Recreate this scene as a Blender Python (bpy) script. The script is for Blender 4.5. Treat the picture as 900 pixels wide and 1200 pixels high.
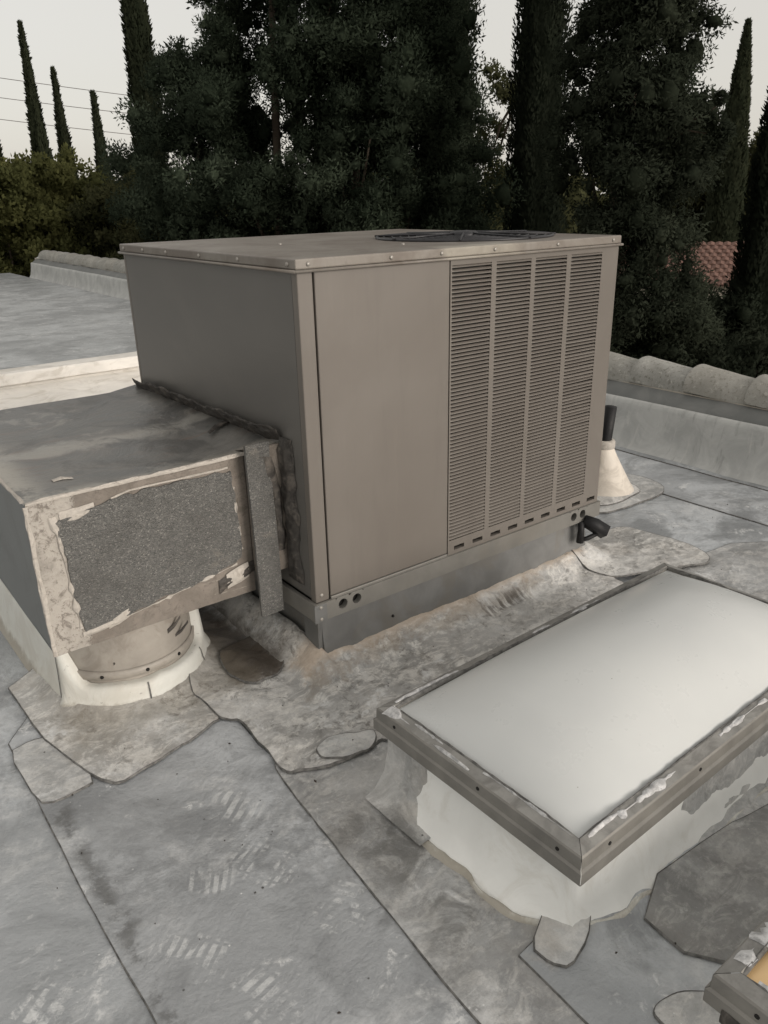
import bpy, bmesh, math, random
import numpy as np
from mathutils import Vector, Matrix
from mathutils.geometry import delaunay_2d_cdt

random.seed(7); np.random.seed(7)
S = bpy.context.scene
for o in list(bpy.data.objects): bpy.data.objects.remove(o)
C = S.collection
R = math.radians

# ------------------------------------------------------------------ camera
cam = bpy.data.objects.new('camera', bpy.data.cameras.new('camera')); C.objects.link(cam)
yaw, pitch, roll = 0.6472, -0.3830, -0.0226
cy, sy, cp, sp = math.cos(yaw), math.sin(yaw), math.cos(pitch), math.sin(pitch)
fw = Vector((sy*cp, cy*cp, sp)); r0 = Vector((cy, -sy, 0)); u0 = r0.cross(fw)
rt = r0*math.cos(roll) + u0*math.sin(roll); up = u0*math.cos(roll) - r0*math.sin(roll)
M = Matrix((rt, up, -fw)).transposed().to_4x4(); M.translation = (-1.0925, -1.7921, 1.3949)
cam.matrix_world = M
cam.data.sensor_fit = 'HORIZONTAL'; cam.data.sensor_width = 36; cam.data.lens = 920.66/900*36
cam.data.clip_start = 0.02; cam.data.clip_end = 2000
S.camera = cam
S.render.resolution_x, S.render.resolution_y = 768, 1024

# ------------------------------------------------------------------ light
SUN_EL, SUN_AZ = R(13), R(166)          # azimuth measured from +Y towards +X
W = bpy.data.worlds.new('World'); S.world = W; W.use_nodes = True
nt = W.node_tree; nt.nodes.clear()
sky = nt.nodes.new('ShaderNodeTexSky'); sky.sky_type = 'NISHITA'; sky.sun_disc = False
sky.sun_elevation = SUN_EL; sky.sun_rotation = SUN_AZ
sky.air_density = 1.0; sky.dust_density = 3.0; sky.ozone_density = 1.0; sky.altitude = 100
hs = nt.nodes.new('ShaderNodeHueSaturation'); hs.inputs['Saturation'].default_value = 0.42
tint = nt.nodes.new('ShaderNodeMix'); tint.data_type = 'RGBA'; tint.blend_type = 'MULTIPLY'
tint.inputs['Factor'].default_value = 1; tint.inputs['B'].default_value = (1.0, .992, .978, 1)
bg = nt.nodes.new('ShaderNodeBackground'); bg.inputs['Strength'].default_value = 0.10
wo = nt.nodes.new('ShaderNodeOutputWorld')
veil = nt.nodes.new('ShaderNodeMix'); veil.data_type = 'RGBA'; veil.inputs['Factor'].default_value = .62    # thin high overcast, even over the whole dome
veil.inputs['B'].default_value = (6.5, 6.18, 5.7, 1)
nt.links.new(sky.outputs[0], hs.inputs['Color']); nt.links.new(hs.outputs[0], veil.inputs['A']); nt.links.new(veil.outputs['Result'], tint.inputs['A'])
nt.links.new(tint.outputs['Result'], bg.inputs[0]); nt.links.new(bg.outputs[0], wo.inputs[0])
sl = bpy.data.lights.new('sun', 'SUN'); sl.energy = 1.45; sl.angle = R(35); sl.color = (1.0, .93, .87)
sun = bpy.data.objects.new('sun', sl); C.objects.link(sun)
sd = Vector((math.sin(SUN_AZ)*math.cos(SUN_EL), math.cos(SUN_AZ)*math.cos(SUN_EL), math.sin(SUN_EL)))
sun.rotation_euler = sd.to_track_quat('Z', 'Y').to_euler()
S.view_settings.view_transform = 'Standard'; S.view_settings.look = 'None'
S.view_settings.gamma = 1; S.view_settings.exposure = 0.5
S.view_settings.use_curve_mapping = False
S.render.engine = 'CYCLES'

# ------------------------------------------------------------------ numpy noise
_rng = np.random.RandomState(3); _L = _rng.rand(256, 256)
def vnoise(x, y):
    x = np.asarray(x, float); y = np.asarray(y, float)
    xi = np.floor(x).astype(int); yi = np.floor(y).astype(int); xf = x-xi; yf = y-yi
    xf = xf*xf*(3-2*xf); yf = yf*yf*(3-2*yf)
    a = _L[xi & 255, yi & 255]; b = _L[(xi+1) & 255, yi & 255]; c = _L[xi & 255, (yi+1) & 255]; d = _L[(xi+1) & 255, (yi+1) & 255]
    return (a*(1-xf)+b*xf)*(1-yf)+(c*(1-xf)+d*xf)*yf
def fbm(x, y, o=3):
    v = 0; a = .5; t = 0
    for k in range(o): v = v+a*vnoise(np.asarray(x)*2**k+17*k, np.asarray(y)*2**k+31*k); t += a; a *= .5
    return v/t
def sst(a, b, x):
    t = np.clip((np.asarray(x)-a)/(b-a), 0, 1); return t*t*(3-2*t)

# ------------------------------------------------------------------ materials
class NT:
    def __init__(s, name):
        s.m = bpy.data.materials.new(name); s.m.use_nodes = True; s.t = s.m.node_tree; s.n = s.t.nodes
        s.b = s.n['Principled BSDF']; s.g = None
    def _set(s, sock, v):
        if hasattr(v, 'is_output'): s.t.links.new(v, sock)
        elif v is not None:
            if isinstance(v, (tuple, list)) and len(v) == 3 and sock.type == 'RGBA': v = (*v, 1)
            sock.default_value = v
    def pos(s):
        if not s.g: s.g = s.n.new('ShaderNodeNewGeometry')
        return s.g.outputs['Position']
    def obj(s): return s.n.new('ShaderNodeTexCoord').outputs['Object']
    def rnd(s): return s.n.new('ShaderNodeObjectInfo').outputs['Random']
    def attr(s, name):
        a = s.n.new('ShaderNodeAttribute'); a.attribute_name = name; return a.outputs['Fac']
    def mapping(s, v, loc=(0,0,0), rot=(0,0,0), sc=(1,1,1), typ='POINT'):
        m = s.n.new('ShaderNodeMapping'); m.vector_type = typ; s._set(m.inputs[0], v)
        m.inputs['Location'].default_value = loc; m.inputs['Rotation'].default_value = rot; m.inputs['Scale'].default_value = sc
        return m.outputs[0]
    def noise(s, v, scale, detail=4, rough=.55, dist=0, out=0):
        m = s.n.new('ShaderNodeTexNoise'); s._set(m.inputs['Vector'], v); m.inputs['Scale'].default_value = scale
        m.inputs['Detail'].default_value = detail; m.inputs['Roughness'].default_value = rough; m.inputs['Distortion'].default_value = dist
        return m.outputs[out]
    def voro(s, v, scale, feat='F1', out='Distance', rnd=1):
        m = s.n.new('ShaderNodeTexVoronoi'); m.feature = feat; s._set(m.inputs['Vector'], v); m.inputs['Scale'].default_value = scale
        m.inputs['Randomness'].default_value = rnd
        return m.outputs[out]
    def math(s, op, a, b=None, c=None, clamp=False):
        m = s.n.new('ShaderNodeMath'); m.operation = op; m.use_clamp = clamp; s._set(m.inputs[0], a); s._set(m.inputs[1], b)
        if c is not None: s._set(m.inputs[2], c)
        return m.outputs[0]
    def mul(s, a, b): return s.math('MULTIPLY', a, b)
    def add(s, a, b): return s.math('ADD', a, b)
    def step(s, x, a, b):
        m = s.n.new('ShaderNodeMapRange'); m.interpolation_type = 'SMOOTHSTEP'; s._set(m.inputs[0], x)
        m.inputs[1].default_value = a; m.inputs[2].default_value = b
        return m.outputs[0]
    def mix(s, f, a, b, bt='MIX'):
        m = s.n.new('ShaderNodeMix'); m.data_type = 'RGBA'; m.blend_type = bt
        s._set(m.inputs[0], f); s._set(m.inputs[6], a); s._set(m.inputs[7], b); return m.outputs[2]
    def sep(s, v):
        m = s.n.new('ShaderNodeSeparateXYZ'); s._set(m.inputs[0], v); return m.outputs
    def length(s, v):
        m = s.n.new('ShaderNodeVectorMath'); m.operation = 'LENGTH'; s._set(m.inputs[0], v); return m.outputs['Value']
    def bump(s, h, strength=.3, dist=.01, prev=None):
        m = s.n.new('ShaderNodeBump'); m.inputs['Strength'].default_value = strength; m.inputs['Distance'].default_value = dist
        s._set(m.inputs['Height'], h)
        if prev is not None: s._set(m.inputs['Normal'], prev)
        return m.outputs[0]
    def box(s, p, x0, x1, y0, y1, soft, jit=None):      # soft mask of a rectangle in plan, edge roughened by jit
        o = s.sep(p)
        ax = s.math('MAXIMUM', s.math('SUBTRACT', x0, o[0]), s.math('SUBTRACT', o[0], x1))
        ay = s.math('MAXIMUM', s.math('SUBTRACT', y0, o[1]), s.math('SUBTRACT', o[1], y1))
        d = s.math('MAXIMUM', ax, ay)
        if jit is not None: d = s.add(d, jit)
        return s.step(d, soft, -soft)
    def out(s, col, rough=.6, metal=0, normal=None, spec=None, **kw):
        s._set(s.b.inputs['Base Color'], col); s._set(s.b.inputs['Roughness'], rough); s._set(s.b.inputs['Metallic'], metal)
        if normal is not None: s._set(s.b.inputs['Normal'], normal)
        if spec is not None: s._set(s.b.inputs['Specular IOR Level'], spec)
        for k, v in kw.items(): s._set(s.b.inputs[k.replace('_', ' ')], v)
        return s.m

MT = {}
FEET = [(-.507,-.539,.5,.062,.095), (-.429,-.748,-.5,.066,.085), (-.475,-.335,.9,.06,.08), (-.736,-.654,.35,.06,.10), (-.985,-.602,.2,.06,.11), (-.62,-.50,1.1,.05,.06), (-.66,-.83,.7,.06,.09)]
def mat_membrane(name, base, white=.5, brown=0., dark=.4, feet=False, seed=0., warm=(.40,.335,.265), marble=0.):
    n = NT(name); p = n.mapping(n.pos(), (seed, seed*.7, 0)); P = n.pos()
    big = n.noise(p, 1.7, 6, .58, .5); med = n.noise(p, 8, 7, .66, .9); fine = n.noise(p, 85, 6, .7); warp = n.noise(p, 4.3, 7, .68, .8)
    dk = lambda k: tuple(v*k for v in base)
    c = n.mix(n.step(big, .36, .64), dk(.70), dk(1.16))
    c = n.mix(n.mul(n.step(n.noise(p, 3.1, 8, .70, .7), .49, .64), .8*dark), c, dk(.50))
    c = n.mix(n.mul(n.mul(n.step(n.noise(p, 1.3, 6, .65, .6), .50, .60), n.step(n.noise(p, 14, 7, .74), .40, .58)), .6*dark), c, dk(.46))
    c = n.mix(n.mul(n.step(med, .54, .68), .55*dark), c, dk(.62))
    if marble:      # coating worn through in ridges: pale crusts and dark channels
        m1 = n.noise(n.mapping(p, rot=(0,0,.5), sc=(1, 1.7, 1)), 13, 8, .74, .7); m2 = n.noise(p, 31, 7, .74, .5); m3 = n.noise(p, 5.2, 6, .66, .8)
        c = n.mix(n.mul(n.step(m1, .47, .60), .85*marble), c, (.76, .745, .71))
        c = n.mix(n.mul(n.mul(n.step(m2, .50, .60), n.step(m3, .40, .60)), .85*marble), c, (.17, .165, .155))
        c = n.mix(n.mul(n.mul(n.step(m2, .47, .38), n.step(m1, .40, .52)), .6*marble), c, (.80, .785, .75))
    if brown:
        b = n.mul(n.step(n.noise(p, 3.0, 7, .66, 1.2), .44, .66), brown)
        c = n.mix(b, c, warm)
        c = n.mix(n.mul(n.step(n.noise(p, 15, 6, .72, 1.6), .55, .68), brown*.7), c, (.16, .135, .11))
    # pale chalky scuffs, streaks and flecks
    sc = n.mul(n.step(warp, .57, .66), n.step(n.noise(p, 42, 6, .74, .6), .44, .58))
    c = n.mix(n.mul(sc, .75*white), c, (.76, .765, .76))
    st = n.noise(n.mapping(p, rot=(0,0,.45), sc=(3, 24, 3)), 2.4, 6, .74, .6)
    c = n.mix(n.mul(n.mul(n.step(st, .60, .72), n.step(med, .42, .56)), .45*white), c, (.74, .745, .74))
    st2 = n.noise(n.mapping(p, rot=(0,0,-.9), sc=(3, 30, 3)), 2.0, 6, .74, .6)
    c = n.mix(n.mul(n.mul(n.step(st2, .62, .72), n.step(big, .45, .55)), .40*white), c, (.72, .725, .72))
    fleck = n.mul(n.step(n.voro(p, 34), .10, .05), n.step(n.noise(p, 6, 4, .6), .50, .62))
    c = n.mix(n.mul(fleck, .7*white), c, (.78, .78, .77))
    spots = n.step(n.voro(n.mapping(p, (5, 2, 0)), 21), .085, .045)
    c = n.mix(n.mul(spots, n.step(med, .50, .58)), c, (.065, .065, .06))
    pit = n.step(n.voro(p, 110), .16, .08)
    c = n.mix(n.mul(n.mul(pit, n.step(n.noise(p, 5, 5, .65), .48, .62)), .55), c, dk(.45))
    cl_ = n.mul(n.step(n.noise(p, 2.6, 8, .72, .5), .50, .68), n.step(n.noise(p, 21, 6, .75), .36, .60))
    c = n.mix(n.mul(cl_, .55*white), c, (.70, .705, .70))
    # old water rings
    ring = n.add(n.voro(n.mapping(p, (1.3, .4, 0)), 2.3), n.mul(n.math('SUBTRACT', med, .5), .012))
    rr = n.mul(n.step(ring, .070, .078), n.step(ring, .098, .086))
    c = n.mix(n.mul(rr, .30), c, (.74, .74, .73))
    if feet:
        tot = None
        for k, (fx, fy, fr, fa, fb) in enumerate(FEET):
            q = n.mapping(P, (fx, fy, 0), (0, 0, fr+.5*math.sin(5*k)), (1,1,1), 'TEXTURE'); o = n.sep(q)
            e = n.math('SQRT', n.add(n.math('POWER', n.math('ABSOLUTE', n.math('DIVIDE', o[0], fa)), 2.6), n.math('POWER', n.math('ABSOLUTE', n.math('DIVIDE', o[1], fb)), 2.6)))
            bars = n.step(n.math('SINE', n.mul(n.add(o[1], n.mul(n.math('SUBTRACT', med, .5), .014)), 6.283/(.018, .023, .027, .021, .031)[k % 5])), -.55, .05)
            colx = 1. if k % 3 == 2 else n.step(n.math('ABSOLUTE', n.math('SUBTRACT', n.math('ABSOLUTE', o[0]), fa*.62)), .002, .005)
            mk = n.mul(n.mul(n.step(n.add(e, n.mul(warp, .7)), 1.30, 1.05), n.mul(bars, colx)), n.step(n.noise(n.mapping(p, (k, 2*k, 0)), 15, 6, .75, .5), (.46, .50, .42)[k % 3], .60))
            tot = mk if tot is None else n.math('MAXIMUM', tot, mk)
        c = n.mix(n.mul(tot, .55), c, (.76, .77, .765))
    c = n.mix(n.mul(n.step(fine, .42, .66), .22), c, dk(.62))
    # grime washed against the upstands (plan rectangles): AC kerb front, collar, skylight
    j = n.mul(n.math('SUBTRACT', n.noise(p, 7, 6, .75, .6), .5), .26)
    near = n.box(P, -.06, 1.25, -.012, .08, .028, n.mul(j, .6))
    c = n.mix(n.mul(near, .75), c, (.56, .455, .355))
    near2 = n.box(P, -.06, 1.0, -.06, -.02, .02, j)
    c = n.mix(n.mul(near2, .5), c, (.27, .225, .175))
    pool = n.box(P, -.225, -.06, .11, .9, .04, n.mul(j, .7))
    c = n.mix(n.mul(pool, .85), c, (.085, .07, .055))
    col = n.box(P, -.72, -.18, .10, .5, .05, j)
    c = n.mix(n.mul(col, .45), c, (.25, .22, .175))
    skl = n.box(P, -.185, -.06, -1.10, -.62, .03, j)
    c = n.mix(n.mul(skl, .5), c, (.46, .43, .39))
    l1 = n.box(P, -.842, -.80, -1.2, -.08, .018, n.mul(j, .35))
    c = n.mix(n.mul(n.mul(l1, n.step(n.noise(p, 12, 5, .7), .44, .58)), .65), c, (.085, .085, .08))
    bu = n.box(P, .66, .86, -.09, -.03, .03, n.mul(j, .6))       # scorched brush marks by the kerb
    c = n.mix(n.mul(n.mul(bu, n.step(n.noise(n.mapping(p, rot=(0,0,.3), sc=(30, 4, 4)), 2, 4, .6), .42, .56)), .85), c, (.09, .075, .06))
    dz = n.box(P, -.345, -.14, -1.0, -.52, .07, j)       # dirty strip along the seam left of the skylight
    c = n.mix(n.mul(n.mul(dz, n.step(n.noise(p, 9, 7, .72, .6), .38, .60)), .8), c, (.15, .148, .14))
    pz = n.box(P, -.23, -.03, -.60, -.42, .04, j)
    c = n.mix(n.mul(pz, .4), c, (.66, .655, .64))
    h = n.add(n.mul(med, .6), n.mul(fine, .35))
    nb = n.bump(n.noise(p, 3.4, 5, .6, .4), .35, .05, n.bump(h, .55, .014, n.bump(n.noise(p, 260, 3, .6), .2, .002)))
    return n.out(c, n.math('MULTIPLY_ADD', med, .36, .20), 0, nb, .5)
MT['roof'] = mat_membrane('roof_membrane', (.49, .512, .53), 1., 0, 1.15, True)
MT['roof2'] = mat_membrane('roof_membrane_mid', (.48, .498, .515), 1.15, 0, 1.05, True, 3.1)
MT['roof3'] = mat_membrane('roof_membrane_worn', (.46, .466, .466), 1.15, .12, 1.1, False, 8.4, marble=.40)
MT['flash'] = mat_membrane('flashing_membrane', (.58, .572, .552), 1.25, .22, .8, False, 5.7, marble=1.)
MT['flash2'] = mat_membrane('flashing_membrane_pale', (.60, .595, .58), 1.2, .16, .9, False, 11.2, marble=1.)
MT['patch'] = mat_membrane('patch_membrane', (.50, .505, .50), 1.1, .05, .6, False, 2.2, marble=.5)
MT['darkpatch'] = mat_membrane('patch_membrane_dark', (.29, .292, .285), .7, .08, .8, False, 9.9, marble=.25)
MT['flap'] = mat_membrane('flap_membrane', (.17, .15, .13), .6, .5, .8, False, 6.1, marble=.3, warm=(.12,.095,.075))
MT['deck'] = mat_membrane('deck_membrane', (.38, .395, .40), .9, 0, .8, False, 14.2)

def simple(name, col, rough=.6, metal=0, var=.12, scale=14, bump=.15, bscale=60, spec=None, dirt=None, dirtamt=0., dscale=5, stretch=(1,1,1), **kw):
    n = NT(name); p = n.mapping(n.pos(), sc=stretch)
    a = n.noise(p, scale, 5, .6, .3)
    c = n.mix(n.step(a, .3, .72), tuple(v*(1-var) for v in col), tuple(min(1, v*(1+var)) for v in col))
    if dirt: c = n.mix(n.mul(n.step(n.noise(p, dscale, 7, .68, .8), .48, .66), dirtamt), c, dirt)
    nb = n.bump(n.noise(p, bscale, 4, .6), bump, .004) if bump else None
    return n.out(c, n.math('MULTIPLY_ADD', a, .2, rough-.1), metal, nb, spec, **kw)
def mat_beige():
    n = NT('beige_paint'); p = n.pos()
    a = n.noise(p, 1.6, 5, .6, .5); b = n.noise(n.mapping(p, sc=(9, 9, .8)), 3, 5, .65); f = n.noise(p, 260, 3, .6)
    c = n.mix(n.step(a, .35, .68), (.144, .128, .112), (.163, .147, .130))
    c = n.mix(n.mul(n.step(b, .56, .76), .22), c, (.21, .187, .163))
    c = n.mix(n.mul(n.step(n.noise(n.mapping(p, sc=(6, 6, .7)), 2.2, 7, .7), .50, .66), .22), c, (.115, .102, .09))
    d = n.mul(n.step(n.noise(p, 30, 6, .75, .5), .62, .72), .35)
    c = n.mix(d, c, (.15, .13, .11))
    return n.out(c, n.math('MULTIPLY_ADD', a, .25, .33), 0, n.bump(f, .05, .001, n.bump(a, .08, .03)), .5)
MT['beige'] = mat_beige()
def mat_lid():
    n = NT('lid_paint'); p = n.pos(); a = n.noise(p, 3.2, 6, .65, .8); b = n.noise(p, 22, 6, .7, .6)
    c = n.mix(n.step(a, .35, .65), (.155, .132, .112), (.235, .215, .19))
    c = n.mix(n.mul(n.step(b, .55, .7), .35), c, (.12, .10, .085))
    q = n.box(p, .52, .78, -.02, .06, .05, n.mul(n.math('SUBTRACT', n.noise(p, 9, 4, .7), .5), .15))
    c = n.mix(n.mul(q, .6), c, (.46, .43, .36))
    return n.out(c, n.math('MULTIPLY_ADD', b, .2, .35), 0, n.bump(a, .1, .02), .45)
MT['lid'] = mat_lid()
MT['beigeshade'] = simple('beige_paint_shade_side', (.125, .119, .110), .42, 0, .08, 2.5, .05, 200, .5, (.155, .146, .132), .25, 2.0, (1, 1, 2.2))  # same beige paint, darkened: the left side's shade put into its colour
MT['rail'] = simple('base_rail_paint', (.195, .188, .172), .42, .15, .10, 9, .06, 120, .5, (.19, .17, .14), .3)
MT['galv'] = simple('galvanized_steel', (.18, .181, .177), .5, .3, .14, 10, .06, 90, .5, (.17, .155, .13), .45, 6)
MT['grime'] = simple('damp_grime', (.16, .135, .10), .9, 0, .4, 80, .5, 90)
MT['dark'] = simple('dark_interior', (.012, .011, .010), .9, 0, .1, 20, 0)
MT['coil'] = simple('coil_fins', (.03, .028, .025), .7, .2, .1, 200, 0)
MT['black'] = simple('black_rubber', (.009, .009, .010), .6, 0, .2, 30, .3, 60, .4)
MT['fan'] = simple('dark_wire', (.028, .028, .031), .42, .2, .2, 30, 0)
MT['screw'] = simple('zinc_screw', (.34, .32, .29), .45, .4, .1, 60, 0)
MT['tar'] = simple('black_mastic', (.052, .047, .042), .62, 0, .35, 45, .9, 70, .35, (.17, .15, .13), .6, 18)
def mat_white():
    n = NT('white_membrane'); p = n.pos(); a = n.noise(p, 6, 6, .65, .7); z = n.sep(p)[2]
    c = n.mix(n.step(a, .4, .7), (.72, .72, .67), (.62, .60, .54))
    e = n.add(z, n.mul(n.math('SUBTRACT', n.noise(p, 16, 6, .75, .6), .5), .09))
    c = n.mix(n.mul(n.step(e, .045, .012), .75), c, (.30, .265, .21))
    c = n.mix(n.mul(n.step(n.noise(p, 33, 6, .75), .62, .70), .6), c, (.16, .14, .12))
    return n.out(c, .5, 0, n.bump(a, .35, .02), .4)
MT['white'] = mat_white()
MT['curbwhite'] = simple('white_upstand_coating', (.86, .865, .84), .45, 0, .05, 6, .12, 30, .4, (.60, .57, .50), .3, 9)
MT['cream'] = simple('cream_membrane', (.76, .73, .68), .55, 0, .08, 5, .3, 12, .4, (.40, .36, .30), .45, 4, (1, 2, 2))
def mat_duct():
    n = NT('duct_top_coating'); p = n.pos(); o = n.sep(p)
    a = n.noise(p, 4.2, 6, .62, 1.2); b = n.noise(n.mapping(p, rot=(0,0,-.25), sc=(2.2, 11, 2)), 2, 6, .68, .9); f = n.noise(p, 42, 6, .72)
    c = n.mix(n.step(a, .36, .66), (.105, .105, .100), (.175, .168, .155))
    c = n.mix(n.mul(n.step(b, .52, .70), .50), c, (.17, .125, .10))
    rim = n.math('MAXIMUM', n.step(o[1], .265, .19), n.step(o[0], -.60, -.70))
    c = n.mix(n.mul(rim, n.step(n.add(n.mul(a, .5), n.mul(f, .5)), .36, .54)), c, (.36, .34, .30))
    ridge = n.step(n.math('ABSOLUTE', n.add(n.math('SUBTRACT', o[1], .62), n.mul(n.math('SUBTRACT', a, .5), .20))), .07, .015)
    c = n.mix(n.mul(ridge, .7), c, (.34, .325, .295))
    blot = n.mul(n.step(n.noise(p, 2.6, 7, .68, .8), .50, .60), .75)
    c = n.mix(blot, c, (.075, .074, .070))
    c = n.mix(n.mul(n.step(n.noise(p, 6.5, 7, .72, .6), .57, .66), .6), c, (.27, .255, .23))
    c = n.mix(n.mul(n.step(f, .58, .70), .3), c, (.07, .065, .06))
    return n.out(c, n.math('MULTIPLY_ADD', a, .35, .22), .1, n.bump(f, .25, .004, n.bump(a, .25, .03)), .5)
MT['duct'] = mat_duct()
MT['ductside'] = simple('duct_side_paint', (.16, .168, .165), .5, .1, .08, 4, .08, 70, .5, (.10, .10, .095), .3)
def mat_front():
    n = NT('peeling_coating'); p = n.pos(); o = n.sep(p)
    a = n.noise(p, 8, 6, .65, .9); b = n.noise(p, 26, 7, .75, .7); s = n.noise(n.mapping(p, sc=(3, 1, 40)), 3, 5, .7)
    c = n.mix(n.step(a, .35, .66), (.17, .148, .126), (.235, .205, .176))
    peel = n.add(n.step(o[0], -.53, -.66), n.mul(n.step(o[2], .63, .70), .25))
    pm = n.step(n.add(n.mul(peel, .40), n.add(n.mul(a, .42), n.mul(b, .52))),   .70, .76)
    c = n.mix(pm, c, (.40, .37, .33))
    c = n.mix(n.mul(n.step(b, .52, .62), .8), c, (.14, .12, .10)); c = n.mix(n.mul(n.step(n.noise(p, 75, 6, .75), .55, .64), .7), c, (.13, .11, .095)); c = n.mix(n.mul(n.step(n.noise(p, 5, 6, .7, .5), .50, .66), .5), c, (.17, .155, .135))
    c = n.mix(n.mul(n.step(s, .60, .74), .45), c, (.58, .54, .48))
    return n.out(c, .55, 0, n.bump(n.add(n.mul(pm, .6), b), .5, .006), .4)
MT['front'] = mat_front()
def mat_granule():
    n = NT('mineral_cap'); p = n.pos()
    v = n.voro(p, 300, 'F1', 'Color'); d = n.voro(p, 300); g = n.sep(v)[0]
    c = n.mix(g, (.115, .115, .11), (.205, .20, .188)); c = n.mix(n.step(g, .92, .98), c, (.30, .29, .27))
    c = n.mix(n.mul(n.step(n.noise(p, 6, 7, .72), .46, .62), .45), c, (.105, .102, .095)); c = n.mix(n.mul(n.step(n.noise(n.mapping(p, (3, 1, 2)), 9, 7, .74, .5), .58, .66), .55), c, (.23, .215, .19))
    return n.out(c, .8, 0, n.bump(n.math('SUBTRACT', 1, d), .9, .004, n.bump(n.noise(p, 22, 6, .74), .9, .012)), .3)
MT['granule'] = mat_granule()
MT['collar'] = simple('collar_tape', (.37, .34, .30), .5, .05, .14, 8, .3, 40, .45, (.20, .17, .14), .45, 10)
MT['flake'] = simple('peeled_paint_flake', (.47, .435, .39), .6, 0, .12, 40, .6, 120, .3, (.25, .22, .19), .5, 40)
def mat_dome():
    n = NT('opal_acrylic'); p = n.pos(); a = n.noise(p, 2.2, 4, .55, .4); sp = n.voro(p, 26)
    c = n.mix(n.step(a, .35, .68), (.57, .585, .58), (.61, .625, .615))
    c = n.mix(n.mul(n.step(sp, .05, .03), n.step(n.noise(p, 6, 4), .52, .6)), c, (.30, .29, .26))
    return n.out(c, n.math('MULTIPLY_ADD', n.noise(p, 9, 4, .7), .2, .20), 0, None, .5)
MT['dome'] = mat_dome()
MT['domeglow'] = simple('acrylic_painted_glow', (.78, .54, .28), .3, 0, .08, 5, 0)  # warm light from inside the skylight put into the base colour
MT['frame'] = simple('weathered_aluminium', (.235, .225, .205), .5, .2, .12, 12, .15, 80, .45, (.15, .145, .135), .4, 8)
MT['frametop'] = simple('weathered_aluminium_top', (.27, .265, .25), .55, .15, .2, 16, .3, 60, .4, (.16, .155, .145), .7, 12)
MT['caulk'] = simple('silver_caulk', (.56, .56, .56), .5, .1, .25, 60, .9, 90, .4, (.22, .22, .22), .6, 40)
MT['seal'] = simple('seam_sealant', (.135, .132, .125), .7, 0, .5, 50, 0)
MT['lead'] = simple('cone_flashing', (.70, .64, .56), .5, 0, .08, 9, .25, 25, .4, (.42, .37, .31), .5, 9)
def mat_tile():
    n = NT('lichened_tile'); p = n.pos(); a = n.noise(p, 6, 5, .6, .4); b = n.noise(p, 48, 6, .75)
    c = n.mix(n.step(a, .35, .68), (.28, .277, .255), (.38, .375, .35))
    c = n.mix(n.mul(n.step(b, .54, .62), .75), c, (.15, .145, .12))
    c = n.mix(n.mul(n.step(n.noise(p, 30, 5, .7), .58, .66), .6), c, (.52, .51, .47))
    z = n.step(n.math('ABSOLUTE', n.math('SUBTRACT', n.rnd(), .5)), 0, .5)
    c = n.mix(n.mul(z, .25), c, (.36, .33, .28))
    return n.out(c, .85, 0, n.bump(b, .7, .008, n.bump(a, .3, .02)), .25)
MT['tile'] = mat_tile()
def mat_wall():
    n = NT('parapet_membrane'); p = n.pos(); o = n.sep(p)
    a = n.noise(p, 5, 6, .62, .8); s = n.noise(n.mapping(p, sc=(1, 9, 1.2)), 3, 6, .7, .5)
    c = n.mix(n.step(a, .35, .68), (.39, .395, .385), (.50, .505, .49))
    c = n.mix(n.mul(n.step(s, .54, .70), .6), c, (.56, .555, .53))
    c = n.mix(n.mul(n.step(n.noise(n.mapping(p, (3,2,1), sc=(1, 6, 1)), 5, 6, .7), .56, .7), .45), c, (.21, .21, .20))
    return n.out(c, .6, 0, n.bump(a, .5, .02), .35)
MT['wall'] = mat_wall()
MT['band'] = simple('grey_flashing_metal', (.155, .160, .155), .55, .1, .12, 6, .15, 40, .4, (.22, .22, .21), .4, 6)
MT['stucco'] = simple('stucco', (.45, .41, .35), .9, 0, .08, 4, .6, 90)
MT['ground'] = simple('dry_ground', (.085, .080, .055), .95, 0, .3, .8, .5, 6, .2, (.05, .06, .03), .7, .3)
MT['bark'] = simple('bark', (.075, .06, .045), .9, 0, .3, 9, .9, 30, .2)
MT['terracotta'] = simple('terracotta', (.175, .105, .085), .85, 0, .22, 3, .3, 20, .2)
MT['cable'] = simple('cable_sheath', (.16, .15, .15), .7, 0, .1, 10, 0)
MT['debris'] = simple('dry_leaf_bits', (.035, .028, .022), .9, 0, .5, 60, 0)
def mat_leaf(name, lo, hi):
    n = NT(name); t = n.attr('tone')
    c = n.mix(t, lo, hi); c = n.mix(n.mul(n.noise(n.pos(), 1.1, 3), .5), c, tuple(v*.7 for v in lo))
    df = n.n.new('ShaderNodeBsdfDiffuse'); tr = n.n.new('ShaderNodeBsdfTranslucent'); mx = n.n.new('ShaderNodeMixShader'); mx.inputs[0].default_value = .48
    n._set(df.inputs[0], c); n._set(tr.inputs[0], c); n.t.links.new(df.outputs[0], mx.inputs[1]); n.t.links.new(tr.outputs[0], mx.inputs[2])
    n.t.links.new(mx.outputs[0], n.n['Material Output'].inputs['Surface']); n.n.remove(n.b)
    return n.m
MT['pine'] = mat_leaf('pine_needles', (.036, .048, .032), (.108, .135, .092))
MT['cedar'] = mat_leaf('cedar_needles', (.034, .042, .029), (.076, .088, .062))
MT['cyp'] = mat_leaf('cypress_scales', (.028, .036, .022), (.070, .076, .046))
MT['cypdark'] = mat_leaf('cypress_scales_dark', (.022, .028, .019), (.045, .052, .036))
MT['olive'] = mat_leaf('olive_leaves', (.125, .134, .055), (.24, .24, .095))
MT['mid'] = mat_leaf('mid_leaves', (.06, .066, .034), (.125, .125, .062))

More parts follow.
